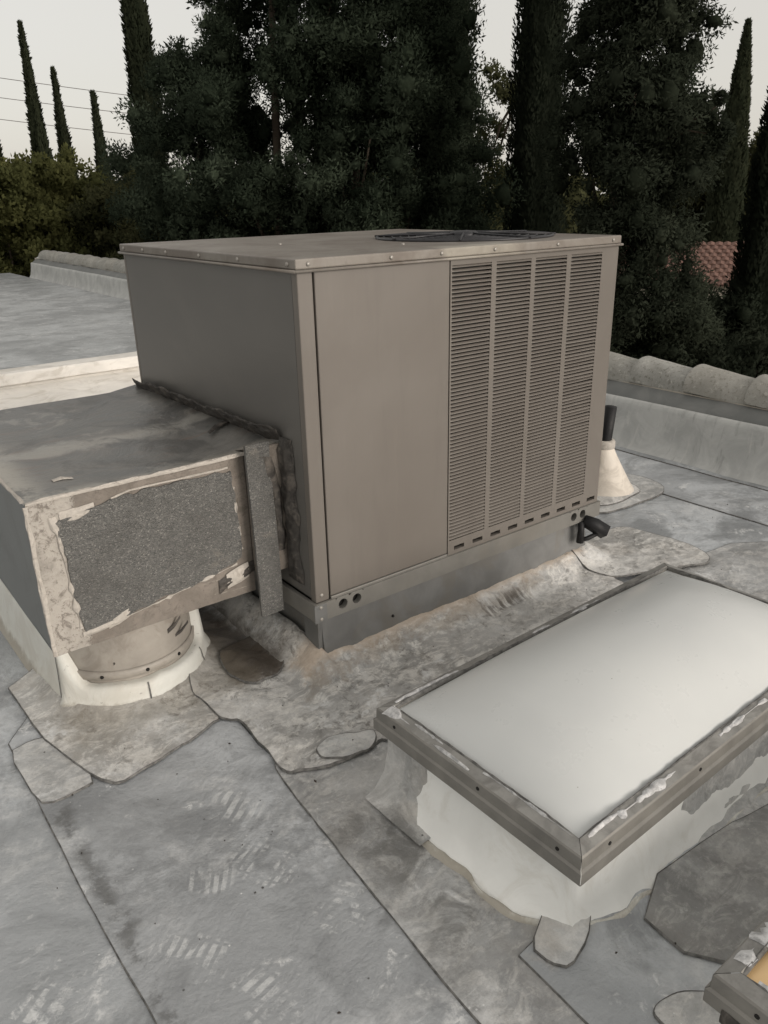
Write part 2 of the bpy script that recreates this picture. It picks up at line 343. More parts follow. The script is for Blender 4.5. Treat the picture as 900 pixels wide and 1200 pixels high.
# ------------------------------------------------------------------ object helpers
def tag(o, label=None, cat=None, group=None, kind=None):
    if label: o['label'] = label
    if cat: o['category'] = cat
    if group: o['group'] = group
    if kind: o['kind'] = kind
    return o
def empty(name, loc, label, cat, group=None, rz=0):
    o = bpy.data.objects.new(name, None); C.objects.link(o); o.location = loc; o.rotation_euler = (0, 0, rz)
    o.empty_display_size = .1
    return tag(o, label, cat, group)
class MB:
    def __init__(s): s.v = []; s.f = []; s.mi = []
    def addv(s, vs, fs, mi=0):
        b = len(s.v); s.v += [tuple(v) for v in vs]; s.f += [tuple(i+b for i in f) for f in fs]; s.mi += [mi]*len(fs); return s
    def box(s, x0, x1, y0, y1, z0, z1, mi=0):
        v = [(x,y,z) for x in (x0,x1) for y in (y0,y1) for z in (z0,z1)]
        return s.addv(v, [(0,1,3,2),(4,6,7,5),(0,4,5,1),(2,3,7,6),(0,2,6,4),(1,5,7,3)], mi)
    def grid(s, P, mi=0, closeu=False, closev=False):
        P = np.asarray(P); nu, nv = P.shape[:2]; fs = []
        for i in range(nu if closeu else nu-1):
            for j in range(nv if closev else nv-1):
                i2, j2 = (i+1) % nu, (j+1) % nv
                fs.append((i*nv+j, i2*nv+j, i2*nv+j2, i*nv+j2))
        return s.addv(P.reshape(-1, 3).tolist(), fs, mi)
    def tube(s, path, radii, n=10, caps=True, mi=0):
        path = [Vector(p) for p in path]
        if not hasattr(radii, '__len__'): radii = [radii]*len(path)
        rows = []; ref = None
        for i, p in enumerate(path):
            t = (path[min(i+1, len(path)-1)]-path[max(i-1, 0)]).normalized()
            if ref is None: ref = Vector((0,0,1)) if abs(t.z) < .9 else Vector((1,0,0))
            a = t.cross(ref).normalized(); b = a.cross(t).normalized(); ref = b
            rows.append([tuple(p+(a*math.cos(2*math.pi*k/n)+b*math.sin(2*math.pi*k/n))*radii[i]) for k in range(n)])
        base = len(s.v); s.grid(rows, mi, closev=True)
        if caps:
            s.f.append(tuple(base+k for k in range(n))[::-1]); s.mi.append(mi)
            s.f.append(tuple(base+(len(path)-1)*n+k for k in range(n))); s.mi.append(mi)
        return s
    def lathe(s, prof, n=32, c=(0,0), mi=0):
        return s.grid([[(c[0]+r*math.cos(2*math.pi*k/n), c[1]+r*math.sin(2*math.pi*k/n), z) for k in range(n)] for r, z in prof], mi, closev=True)
    def prism(s, poly, f0, f1, mi=0):
        n = len(poly); v = [f0(p) for p in poly]+[f1(p) for p in poly]
        return s.addv(v, [tuple(range(n))[::-1], tuple(range(n, 2*n))]+[(i, (i+1) % n, n+(i+1) % n, n+i) for i in range(n)], mi)
    def build(s, name, mats, parent=None, smooth=False, bevel=0, seg=2, fix=True):
        me = bpy.data.meshes.new(name); me.from_pydata(s.v, [], s.f)
        for m in (mats if isinstance(mats, list) else [mats]): me.materials.append(MT[m])
        me.polygons.foreach_set('material_index', s.mi)
        if fix:
            bm = bmesh.new(); bm.from_mesh(me); bmesh.ops.recalc_face_normals(bm, faces=bm.faces); bm.to_mesh(me); bm.free()
        if smooth: me.polygons.foreach_set('use_smooth', [True]*len(me.polygons))
        me.update()
        o = bpy.data.objects.new(name, me); C.objects.link(o)
        if parent: o.parent = parent
        if bevel:
            b = o.modifiers.new('bevel', 'BEVEL'); b.width = bevel; b.segments = seg; b.limit_method = 'ANGLE'; b.angle_limit = R(35)
        return o
def link_mesh(name, me, parent=None, loc=(0,0,0), rot=(0,0,0)):
    o = bpy.data.objects.new(name, me); C.objects.link(o); o.location = loc; o.rotation_euler = rot
    if parent: o.parent = parent
    return o

# ------------------------------------------------------------------ roof surface
W_, D_ = 1.3086, 1.2169           # plan size of the air conditioner
def rectd(x, y, x0, x1, y0, y1):
    dx = np.maximum(np.maximum(x0-x, x-x1), 0); dy = np.maximum(np.maximum(y0-y, y-y1), 0)
    return np.hypot(dx, dy)
def hroof(x, y):
    x = np.asarray(x, float); y = np.asarray(y, float)
    h = .010*(fbm(x*2.1+3, y*2.1+9, 3)-.5)
    near = np.exp(-(rectd(x, y, -.3, 1.4, -.35, .9)/.35)**2)
    h = h+.020*near*(np.abs(fbm(x*9+.8*fbm(x*5, y*5), y*9, 4)-.5)*2-.3)+.006*near*(fbm(x*26, y*26, 2)-.5)
    d = rectd(x, y, .03, 1.28, .03, 1.19)
    wob = .8+.5*fbm(x*6, y*6, 2)
    cant = np.where(x < .03, .075, .052)
    h = h+cant*wob*(1-sst(0, .135, d))
    d = np.abs(np.hypot(x+.45, y-.43))-.235
    h = h+.030*wob*np.exp(-np.maximum(d, 0)/.035)
    d = rectd(x, y, -.11, 1.05, -1.10, -.50)
    h = h+.028*wob*np.exp(-np.maximum(d, 0)/.03)
    d = np.hypot(x-1.98, y-.42)-.12
    h = h+.02*np.exp(-np.maximum(d, 0)/.04)
    d = rectd(x, y, -.12, 1.1, -2.05, -1.42)
    h = h+.02*np.exp(-np.maximum(d, 0)/.03)
    return h

def axis(a, b, fine, lo, hi, grow=1.25):
    xs = list(np.arange(a, b, fine)); s = fine; x = b; up_ = []
    while x < hi: up_.append(x); s = min(s*grow, .6); x += s
    up_.append(hi); s = fine; x = a-fine; dn = []
    while x > lo: dn.append(x); s = min(s*grow, .6); x -= s
    dn.append(lo)
    return np.array(dn[::-1]+xs+up_)
gx = axis(-1.5, 2.3, .016, -9, 2.70); gy = axis(-1.6, 1.5, .016, -7, 4.25)
X, Y = np.meshgrid(gx, gy, indexing='ij'); Z = hroof(X, Y)
roof = MB().grid(np.stack([X, Y, Z], -1)).build('flat_roof', 'roof', None, True, fix=False)
tag(roof, kind='structure')

def resample(poly, step):
    out = []
    n = len(poly)
    for i in range(n):
        a = np.array(poly[i]); b = np.array(poly[(i+1) % n]); k = max(1, int(np.hypot(*(b-a))/step))
        for j in range(k): out.append(tuple(a+(b-a)*j/k))
    return out
def chaikin(poly, it=2):
    for _ in range(it):
        q = []
        for i in range(len(poly)):
            a = np.array(poly[i]); b = np.array(poly[(i+1) % len(poly)])
            q += [tuple(a*.8+b*.2), tuple(a*.2+b*.8)]
        poly = q
    return poly
def sheet(name, poly, lvl, mat, step=.03, rounds=2, lip=.0019, wob=.006):
    poly = chaikin(poly, rounds); poly = resample(poly, step)
    P = np.array(poly); P = P+wob*(np.stack([fbm(P[:,0]*7+1, P[:,1]*7, 2), fbm(P[:,0]*7, P[:,1]*7+40, 2)], -1)-.5)
    x0, y0 = P.min(0); x1, y1 = P.max(0)
    a = np.arange(x0+step/2, x1, step); b = np.arange(y0+step/2, y1, step)
    G = np.stack(np.meshgrid(a, b, indexing='ij'), -1).reshape(-1, 2)
    ins = np.zeros(len(G), bool); near = np.zeros(len(G), bool)
    n = len(P)
    for i in range(n):
        p, q = P[i], P[(i+1) % n]
        cross = (p[1] > G[:,1]) != (q[1] > G[:,1])
        with np.errstate(divide='ignore', invalid='ignore'):
            xi = (q[0]-p[0])*(G[:,1]-p[1])/(q[1]-p[1])+p[0]
        ins ^= cross & (G[:,0] < xi)
        near |= np.hypot(G[:,0]-p[0], G[:,1]-p[1]) < step*.55
    G = G[ins & ~near]
    pts = [Vector((float(v[0]), float(v[1]))) for v in np.vstack([P, G])]
    r = delaunay_2d_cdt(pts, [], [list(range(n))], 1, 1e-6)
    V = np.array([(v.x, v.y) for v in r[0]]); z = hroof(V[:,0], V[:,1])+lvl
    m = MB(); m.addv(np.column_stack([V, z]).tolist(), [tuple(f) for f in r[2]], 0)
    # sealed edge: a narrow lip falling from the sheet to the one below
    area = .5*np.sum(P[:,0]*np.roll(P[:,1], -1)-np.roll(P[:,0], -1)*P[:,1]); sg = 1 if area > 0 else -1
    t = np.roll(P, -1, 0)-np.roll(P, 1, 0); t /= np.linalg.norm(t, axis=1)[:,None]+1e-9
    nrm = np.column_stack([t[:,1], -t[:,0]])*sg
    lw = lip*(.15+1.7*np.clip(fbm(P[:,0]*16, P[:,1]*16, 3)*1.6-.3, 0, 1))[:,None]
    ri = []
    for off, dz in ((-.0005, .0006), (.55, .0004), (1., -.0055)):
        Q = P+nrm*(lw*off if off > 0 else off)
        ri.append(np.column_stack([Q, hroof(Q[:,0], Q[:,1])+lvl+dz]))
    m.grid(np.array(ri), 1, closev=True)
    o = m.build(name, [mat, 'seal'], roof, True)
    return o
sheet('membrane_sheet', [(-.853,.42),(-.857,-.3),(-.846,-.8),(-.82,-2.6),(-.40,-2.6),(-.392,-1.15),(-.36,-.72),(-.315,-.3),(-.302,.05),(-.30,.42)], .004, 'roof2', .035, 1)
sheet('membrane_sheet', [(-.30,-.245),(-.325,-.27),(-.335,-.36),(-.365,-.72),(-.392,-1.15),(-.43,-2.6),(2.2,-2.6),(2.2,-.30),(1.2,-.22),(.2,-.20)], .009, 'roof3', .035, 2)
sheet('membrane_sheet', [(-.235,-1.03),(-.238,-1.2),(-.26,-2.6),(1.9,-2.6),(1.9,-1.03)], .014, 'roof', .04, 1)
sheet('membrane_sheet', [(2.23,-4),(2.17,1.2),(2.14,3.9),(2.60,3.9),(2.605,.87),(2.63,-4)], .005, 'roof2', .06, 1)
sheet('membrane_sheet', [(2.60,-4),(2.58,3.9),(2.695,3.9),(2.695,-4)], .010, 'roof', .06, 0)
sheet('flashing_sheet', [(-.79,.62),(-.778,.251),(-.745,.10),(-.709,-.03),(-.672,-.088),(-.60,-.072),(-.36,-.014),(-.34,.02),(-.335,.13),(-.22,.30),(-.2,.62)], .014, 'flash', .018, 1)
sheet('flashing_sheet', [(-.36,.16),(-.345,.10),(-.352,.0),(-.33,-.03),(-.302,-.04),(-.312,-.18),(-.322,-.318),(-.27,-.35),(-.19,-.385),(-.11,-.395),(-.05,-.37),(-.02,-.42),(.3,-.47),(1.1,-.46),(1.22,-.30),(1.235,-.165),(1.25,-.03),(1.262,.05),(-.02,.05),(-.02,.9),(-.30,.9),(-.30,.3)], .019, 'flash2', .016, 2)
sheet('flashing_sheet', [(1.20,.06),(1.262,.07),(1.45,.12),(1.664,.131),(1.703,-.05),(1.705,-.207),(1.68,-.30),(1.60,-.335),(1.50,-.285),(1.223,-.169),(1.19,-.10)], .024, 'flash', .025, 2)
sheet('flap_patch', [(-.205,.30),(-.235,.16),(-.20,.075),(-.12,.065),(-.05,.12),(-.035,.22),(-.06,.33)], .028, 'flap', .016, 3, .0025)
sheet('membrane_patch', [(-.867,.23),(-.80,.245),(-.765,.235),(-.70,-.03),(-.818,-.045),(-.857,-.02)], .009, 'patch', .025, 1)
sheet('membrane_patch', [(-.214,-.300),(-.161,-.283),(-.084,-.317),(-.042,-.332),(-.057,-.368),(-.109,-.398),(-.177,-.387),(-.222,-.346)], .025, 'patch', .014, 2)
sheet('membrane_patch', [(-.110,-1.02),(-.064,-1.045),(-.063,-1.10),(-.111,-1.132),(-.182,-1.148),(-.205,-1.116),(-.208,-1.069)], .021, 'patch', .014, 1)
sheet('membrane_patch', [(1.72,.75),(2.258,.62),(2.319,.464),(2.275,.32),(2.174,.25),(1.916,.245),(1.70,.29)], .010, 'patch', .03, 2)
sheet('membrane_patch', [(1.78,.65),(2.13,.55),(2.16,.42),(2.08,.31),(1.92,.29),(1.78,.33)], .015, 'flash2', .03, 2)
sheet('membrane_patch', [(.39,-1.14),(.75,-1.20),(.75,-1.345),(.069,-1.345),(.013,-1.262),(.017,-1.171),(.124,-1.126)], .022, 'darkpatch', .02, 0)
sheet('membrane_patch', [(-.145,-1.40),(-.14,-1.302),(-.117,-1.292),(-.065,-1.305),(-.02,-1.345),(-.03,-1.40)], .021, 'patch', .014, 2)

# raised roof beyond, its edge curb and the building below
gx = axis(.5, 2.55, .12, -9, 2.66); gy = axis(4.7, 8, .12, 4.66, 14.6)
X, Y = np.meshgrid(gx, gy, indexing='ij'); Z = .2+.02*(fbm(X*1.3, Y*1.3)-.5)+.03*(1-sst(0, .2, Y-4.66))
tag(MB().grid(np.stack([X, Y, Z], -1)).build('raised_roof', 'deck', None, True, fix=False), kind='structure')
prof = [(4.06,.004),(4.10,.012),(4.2,.035),(4.36,.085),(4.47,.125),(4.485,.127),(4.488,.15),(4.505,.155),(4.515,.158),(4.513,.205),(4.525,.222),(4.56,.232),(4.63,.234),(4.68,.226),(4.72,.214)]
xs = np.linspace(-9, 2.68, 150)
ec = empty('roof_edge_curb', (0, 4.4, 0), 'long cream membrane covered curb along the front of the raised roof section', 'roof curb')
P = [[(x, y-4.4+.010*(float(fbm(x*3, y*5))-.5), z+.016*(float(fbm(x*4+5, y*3))-.5)) for y, z in prof] for x in xs]
MB().grid(P).build('cant', 'cream', ec, True)
for xx in (-2.2, -.2, 1.55):
    MB().grid([[(xx+s*.06+.004*math.sin(9*y), y-4.4, z+.004+.012*(float(fbm(xx*4+5, y*3))-.5)) for y, z in prof[1:6]] for s in (-1, 1)]).build('lap_strip', 'cream', ec, True)
tr_ = MB()
tr_.grid([[(x, y-4.4+.006*(float(fbm(x*2, 3))-.5), z+.010*(float(fbm(x*1.4+5, 7))-.5)) for y, z in ((4.505,.150),(4.462,.150),(4.455,.156),(4.455,.226),(4.462,.238),(4.60,.243),(4.66,.238))] for x in xs]); tr_.build('edge_trim', 'cream', ec)
bw = MB(); bw.box(-9, 2.72, -7, 14.6, -4.2, -.06); tag(bw.build('building_wall', 'stucco', roof))
tag(MB().box(-9, 2.60, 4.76, 14.55, -.05, .14).build('raised_roof_base', 'stucco', None), kind='structure')

# ------------------------------------------------------------------ parapet with ridge tiles
def parapet(y0, y1, zb, rise, label, group):
    root = empty('parapet_wall', (2.85, (y0+y1)/2, zb), label, 'parapet wall', group)
    inv = Matrix.Translation(-root.location)
    L = lambda pts: [[tuple(inv @ Vector(p)) for p in row] for row in pts]
    ys = np.arange(y0, y1+.001, .07 if y1 < 5 else .15)
    zz = lambda y: zb+rise*(y-y0)
    pr = [(2.60,.003),(2.635,.008),(2.665,.03),(2.69,.075),(2.705,.13),(2.716,.19),(2.724,.245),(2.73,.268),(2.745,.274),(2.77,.272)]
    P = [[(x+.016*(float(fbm(y*4, z*9+3))-.5)*min(1, z*9), y, zz(y)+z+.010*(float(fbm(y*2.5+9, x*3))-.5)) for x, z in pr] for y in ys]
    MB().grid(L(P)).build('upstand_membrane', 'wall', root, True)
    pr = [(2.752,.266),(2.756,.279),(2.80,.31),(2.845,.335)]
    P = [[(x, y, zz(y)+z+.008*(float(fbm(y*3+1, x*9))-.5)) for x, z in pr] for y in ys]
    MB().grid(L(P)).build('flashing_strip', 'band', root, True)
    pr = [(2.84,.338),(3.10,.338),(3.10,-4.2-zb),(2.76,-4.2-zb),(2.76,.24),(2.84,.30)]
    MB().grid(L([[(x, y, zz(y)*(z > 0)+zb*(z < 0)+z) for x, z in pr] for y in (y0, y1)]), closev=True).addv(
        [tuple(inv @ Vector((x, y, zz(y)*(z > 0)+zb*(z < 0)+z))) for y in (y0, y1) for x, z in pr], [(0,1,2,3,4,5)[::-1], (6,7,8,9,10,11)]).build('wall', 'stucco', root)
    # half-round tile, wide rim towards +Y, lapping over its neighbour
    na = 14
    def arc(y, r, dz, rough=.008):
        return [(r*1.06*math.cos(math.pi*k/na), y, dz+(r+rough*(float(fbm(y*13+3, k*.9))-.5))*(math.sin(math.pi*k/na)**.78)) for k in range(na+1)]
    tm = MB()
    tm.grid([arc(y, r, dz) for y, r, dz in ((-.215,.114,-.002),(-.12,.118,.001),(-.03,.122,.004),(.06,.126,.008),(.14,.130,.012),(.185,.133,.015),(.198,.132,.0155))])
    tm.grid([arc(.198,.132,.0155), arc(.203,.127,.015), arc(.203,.117,.013), arc(.15,.115,.010), arc(-.2,.10,-.004)])
    tme = tm.build('ridge_tile', 'tile', root, True); me = tme.data
    n = int((y1-y0)/.36); first = True
    for k in range(n):
        y = y0+.36*(k+.5)
        o = tme if first else link_mesh('ridge_tile', me, root)
        first = False
        o.location = (2.965+random.uniform(-.008,.008)-root.location.x, y-root.location.y, zz(y)+.333+random.uniform(-.004,.004)-zb)
        o.rotation_euler = (random.uniform(-.012,.012), random.uniform(-.03,.03), random.uniform(-.015,.015))
    bed = MB()
    P = [[(2.85+a*.235, y, zz(y)+.336+.035*math.sin(math.pi*a)*(.7+.6*float(fbm(y*9, a)))) for a in np.linspace(0, 1, 5)] for y in np.arange(y0, y1+.01, .08)]
    bed.grid(L(P)).build('mortar_bed', 'wall', root, True)
parapet(-3.0, 4.4, 0, 0, 'parapet with big lichen covered half round ridge tiles to the right of the air conditioner', None)
parapet(4.42, 13.4, .16, .001, 'parapet with pale ridge tiles beside the raised roof, at left behind the air conditioner', None)

# ------------------------------------------------------------------ air conditioner
ZB, ZT = .2, 1.25
kb = empty('equipment_curb', (.65, .6, 0), 'grey sheet metal curb that the air conditioner stands on', 'equipment curb')
k = lambda x0,x1,y0,y1,z0,z1: (x0-.65, x1-.65, y0-.6, y1-.6, z0, z1)
MB().addv([(x-.65, y-.6, z) for x in (.028, 1.282) for y, z in ((.002,.01),(.030,.199),(.046,.199),(.046,.01))], [(0,1,2,3),(4,7,6,5),(0,4,5,1),(1,5,6,2),(2,6,7,3),(3,7,4,0)]).build('front_sheet', 'galv', kb, bevel=.002)
MB().box(*k(.03, 1.28, 1.174, 1.19, .01, .199)).build('back_sheet', 'galv', kb, bevel=.002)
MB().box(*k(.03, .044, .048, 1.172, .01, .199)).build('left_sheet', 'galv', kb, bevel=.002)
MB().box(*k(1.266, 1.28, .048, 1.172, .01, .199)).build('right_sheet', 'galv', kb, bevel=.002)
MB().box(*k(.012, .027, .020, .10, .03, .196)).build('corner_lap', 'galv', kb, bevel=.002)
P = [[(x+.008*(float(fbm(y*9, x*20))-.5)-.65, y-.6, (float(hroof(x, y))+.012+(o_-.012)*float(sst(.02, .16, y))+.007*(float(fbm(y*8+4, x*20))-.5))) for x, o_ in ((.031,.040),(.012,.040),(-.012,.038),(-.035,.038),(-.058,.037),(-.074,.032),(-.078,.012))] for y in np.linspace(.035, 1.15, 70)]
MB().grid(P).build('side_cant', 'flash', kb, True)
ks = MB().lathe([(.0,.005),(.004,.005),(.005,0)], 8).build('screw', 'dark', kb)
ks.location = (.30-.65, .0155-.6, .105); ks.rotation_euler = (R(90), 0, 0)

ac = empty('air_conditioner', (.65, .6, .2), 'large beige rooftop packaged air conditioner with louvred front panel', 'air conditioner')
T = lambda x0,x1,y0,y1,z0,z1: (x0-.65, x1-.65, y0-.6, y1-.6, z0-.2, z1-.2)
def abox(name, m, b, bev=.002): return MB().box(*T(*b)).build(name, m, ac, bevel=bev)
abox('left_panel', 'beigeshade', (.0, .012, .0285, D_-.02, .268, 1.222), .0015)
abox('right_panel', 'beige', (W_-.012, W_, .012, D_-.02, .262, 1.222))
abox('back_panel', 'beige', (.0, W_, D_-.018, D_, .262, 1.222))
abox('corner_post', 'beige', (-.002, .0455, -.002, .026, .262, 1.221), .003)
abox('service_panel', 'beige', (.0505, .522, -.003, .02, .272, 1.2215), .003)
abox('inner_case', 'dark', (.02, W_-.02, .03, D_-.03, .21, 1.21), 0)
abox('panel_flange', 'rail', (.05, .522, -.006, .012, .258, .2705), .002)
# lid with folded edge
lid = MB()
lid.box(*T(-.008, W_+.008, -.008, D_+.008, 1.2235, 1.25))
lido = lid.build('top_cover', 'lid', ac, bevel=.004, seg=3)
rim = MB()
for (a, b) in (((-.0115, -.0115), (W_+.0115, -.0115)), ((-.0115, D_+.0115), (-.0115, -.0115)), ((W_+.0115, -.0115), (W_+.0115, D_+.0115)), ((W_+.0115, D_+.0115), (-.0115, D_+.0115))):
    rim.tube([(a[0]-.65, a[1]-.6, 1.2195-.2), (b[0]-.65, b[1]-.6, 1.2195-.2)], .0042, 8)
rim.build('drip_edge', 'lid', lido, True)
sm = MB().lathe([(0,.0042),(.0035,.004),(.0055,.0025),(.006,0)], 10); sc0 = sm.build('screw', 'screw', lido, True); sme = sc0.data
first = True
scr = [((x, -.0085, 1.2365), (R(90), 0, 0)) for x in (.03, .30, .485, .70, .985, 1.27)]+[((-.0085, y, 1.2365), (R(90), 0, R(-90))) for y in (.03, .30, .55, .80, 1.0, 1.18)]+[((.32, .62, 1.25), (0,0,0)), ((.55, .25, 1.25), (0,0,0))]
for l, r_ in scr:
    o = sc0 if first else link_mesh('screw', sme, lido); first = False
    o.location = (l[0]-.65, l[1]-.6, l[2]-.2); o.rotation_euler = r_
# near black disc painted in for the unlit fan opening, and grille
fc = (.965-.65, .415-.6)
f = MB().lathe([(.0,.0512+.999),(.30,.0512+.999)], 48, fc); f.build('fan_shade_disc', 'dark', ac)
g = MB()
rr_ = [.05,.08,.11,.14,.17,.20,.23,.26,.29,.315]
for r_ in rr_:
    zz_ = 1.056-.0025*(r_/.31)**2
    g.tube([(fc[0]+r_*math.cos(t), fc[1]+r_*math.sin(t), zz_) for t in np.linspace(0, 2*math.pi, 49)],   .003 if r_ < .3 else .0055, 6, False)
for t in np.linspace(0, 2*math.pi, 9)[:-1]:
    g.tube([(fc[0]+.03*math.cos(t), fc[1]+.03*math.sin(t), 1.064), (fc[0]+.325*math.cos(t), fc[1]+.325*math.sin(t), 1.057)], .004, 6)
g.build('fan_grille', 'fan', ac, True)
MB().lathe([(0,1.072),(.045,1.071),(.055,1.062),(.055,1.052)], 24, fc).build('fan_hub', 'fan', ac, True)
b_ = MB()
for t in np.linspace(0, 2*math.pi, 5)[:-1]:
    ca, sa = math.cos(t), math.sin(t)
    q = lambda r_, s_, z_: (fc[0]+r_*ca-s_*sa, fc[1]+r_*sa+s_*ca, z_)
    b_.grid([[q(.05, -.04, 1.0515), q(.05, .04, 1.0555)], [q(.18, -.09, 1.0515), q(.18, .07, 1.0575)], [q(.27, -.10, 1.0515), q(.27, .08, 1.0565)]])
b_.build('fan_blades', 'fan', ac, True)
# louvre panel
lx0, lx1, lz0, lz1 = .525, W_+.002, .2535, 1.2215
cols = [(.531,.694),(.715,.870),(.890,1.041),(1.063,1.223)]
pz0, pz1 = .314, 1.200
lp = MB(); ya, yb = -.003, .012
B = lambda x0,x1,z0,z1: lp.box(*T(x0, x1, ya, yb, z0, z1))
B(lx0, lx1, pz1, lz1)
ed = [lx0]+[v for c_ in cols for v in c_]+[lx1]
for i in range(0, len(ed), 2): B(ed[i], ed[i+1], pz0, pz1)
slots = [(.553+i*.0866, .553+i*.0866+.047) for i in range(9)]
B(lx0, lx1, .290, pz0); B(lx0, lx1, lz0, .2755)
se = [lx0]+[v for s_ in slots for v in s_]+[lx1]
for i in range(0, len(se), 2): B(se[i], se[i+1], .2755, .290)
lpo = lp.build('louver_panel', 'beige', ac, fix=True)
MB().box(*T(lx0+.003, W_-.016, .030-.012, .029, .256, 1.215)).build('coil', 'coil', lpo)
# one louvre: a pressed slat whose lower lip stands out, ends rolled back
lprof = [(.005,.0118),(.0012,.0108),(-.0040,.0066),(-.0056,.0048),(-.0044,.0042),(.0010,.0084)]
for ci, (xa, xb) in enumerate(cols):
    w = xb-xa; m = MB(); rows = []
    for xx, kk in ((0, .0), (.004, .55), (.010, 1), (w-.010, 1), (w-.004, .75), (w-.0005, .45)):
        rows.append([(xx, -.003+(y+.003)*kk if y < -.003 else y, z) for y, z in lprof])
    m.grid(rows, closev=True)
    lo = m.build('louver', 'beige', lpo, True); me = lo.data
    for i in range(74):
        o = lo if i == 0 else link_mesh('louver', me, lpo)
        o.location = (xa-.65, -.6, pz0-.2+.0005+i*(pz1-pz0)/74)
        o.rotation_euler = (random.uniform(-.03, .03), random.uniform(-.002, .002), 0)
        if ci == 3 and 22 < i < 52: o.rotation_euler = (random.uniform(-.09, .09), random.uniform(-.006, .006), 0)
# base rail with punched holes
def plate(m, x0, x1, z0, z1, hole, y):
    cx, cz, r_ = hole; N = 24; ci = []; bo = []
    for i in range(N):
        t = 2*math.pi*i/N+math.pi/N; c_, s_ = math.cos(t), math.sin(t); ci.append((cx+r_*c_, y, cz+r_*s_))
        k_ = min(((x1-cx) if c_ > 0 else (cx-x0))/max(abs(c_), 1e-6), ((z1-cz) if s_ > 0 else (cz-z0))/max(abs(s_), 1e-6))
        bo.append((cx+c_*k_, y, cz+s_*k_))
    bk = [(p[0], y+.02, p[2]) for p in ci]
    m.grid([[tuple(np.array(p)-(.65,.6,.2)) for p in row] for row in (bo, ci, bk)], closev=True)
rl = MB(); yf = -.012; zA, zB_ = .203, .2625
holes = [(.088,.2365,.0165),(.140,.2365,.0165),(1.165,.2355,.0165),(1.216,.2355,.0165)]
xsn = [-.014, .062, .114, .166, 1.139, 1.191, 1.242, W_+.012]
for i in range(len(xsn)-1):
    hh = [h for h in holes if xsn[i] < h[0] < xsn[i+1]]
    if hh: plate(rl, xsn[i], xsn[i+1], zA, zB_, hh[0], yf)
    else: rl.addv([tuple(np.array(p)-(.65,.6,.2)) for p in ((xsn[i],yf,zA),(xsn[i+1],yf,zA),(xsn[i+1],yf,zB_),(xsn[i],yf,zB_))], [(0,1,2,3)])
# top flange and bottom return of the rail
q3 = lambda *ps: rl.addv([tuple(np.array(p)-(.65,.6,.2)) for p in ps], [(0,1,2,3)])
q3((-.014,yf,zB_),(W_+.012,yf,zB_),(W_+.012,-.0032,zB_),(-.014,-.0032,zB_)); q3((-.014,yf,zA),(W_+.012,yf,zA),(W_+.012,.03,zA),(-.014,.03,zA))
rl.build('base_rail', 'rail', ac)
MB().box(*T(-.014, .0, -.009, D_, .203, .262)).build('base_rail', 'rail', ac, bevel=.002)
MB().box(*T(W_, W_+.012, -.009, D_, .203, .262)).build('base_rail', 'rail', ac, bevel=.002)
MB().box(*T(-.017, .028, -.0155, -.0125, .202, .2605)).build('corner_plate', 'galv', ac, bevel=.001)
for x_, z_ in ((.005,.252),(.005,.213),(.018,.285)):
    o = link_mesh('screw', sme, ac, (x_-.65, (-.0155 if z_ < .27 else -.002)-.6, z_-.2), (R(90), 0, 0))
for hx, hz, _ in holes:
    MB().box(*T(hx-.02, hx+.02, .012, .016, hz-.02, hz+.02)).build('hole_backing', 'dark', ac)

# condensate drain
dr = empty('drain_pipe', (1.24, -.02, .16), 'short black drain pipe under the right end of the air conditioner base', 'pipe')
dl = lambda *p: [tuple(np.array(v)-(1.24,-.02,.16)) for v in p]
MB().tube(dl((1.225,-.012,.207),(1.255,-.040,.188),(1.29,-.072,.156)), [.024,.030,.031], 4).build('elbow_sleeve', 'black', dr, True)
MB().tube(dl((1.213,-.012,.205),(1.212,-.014,.17),(1.208,-.016,.118)), [.013,.012,.015], 10).build('trap_leg', 'black', dr, True)
MB().tube(dl((1.208,-.016,.128),(1.235,-.03,.133),(1.265,-.05,.150)), .009, 8).build('trap_arm', 'black', dr, True)

# vent pipe
vp = empty('vent_pipe', (1.978, .428, 0), 'black vent pipe in a cream cone flashing between the air conditioner and the parapet', 'vent pipe')
MB().tube([(-.002,.058,.05),(.003,.055,.2),(.010,.050,.30),(.018,.044,.435)], .0285, 14).build('pipe', 'black', vp, True)
pr = [(.16,-.002),(.148,.012),(.125,.03),(.105,.07),(.086,.12),(.067,.17),(.053,.21),(.046,.235),(.044,.262),(.040,.268),(.033,.268)]
P = [[((r_*(1+.10*(float(fbm(3*math.cos(t)+5, 3*math.sin(t)+z*4))-.5)))*math.cos(t)+.005*z/.27, r_*(1+.1*(float(fbm(3*math.cos(t)+9, 3*math.sin(t)+z*4))-.5))*math.sin(t)+.055*min(1, z/.24), z) for t in np.linspace(0, 2*math.pi, 33)[:-1]] for r_, z in pr]
MB().grid(P, closev=True).build('cone_flashing', 'lead', vp, True)
MB().lathe([(.050,.232),(.052,.236),(.052,.262),(.047,.270),(.034,.272)], 20, (.005,.055)).build('sealant_collar', 'flake', vp, True)

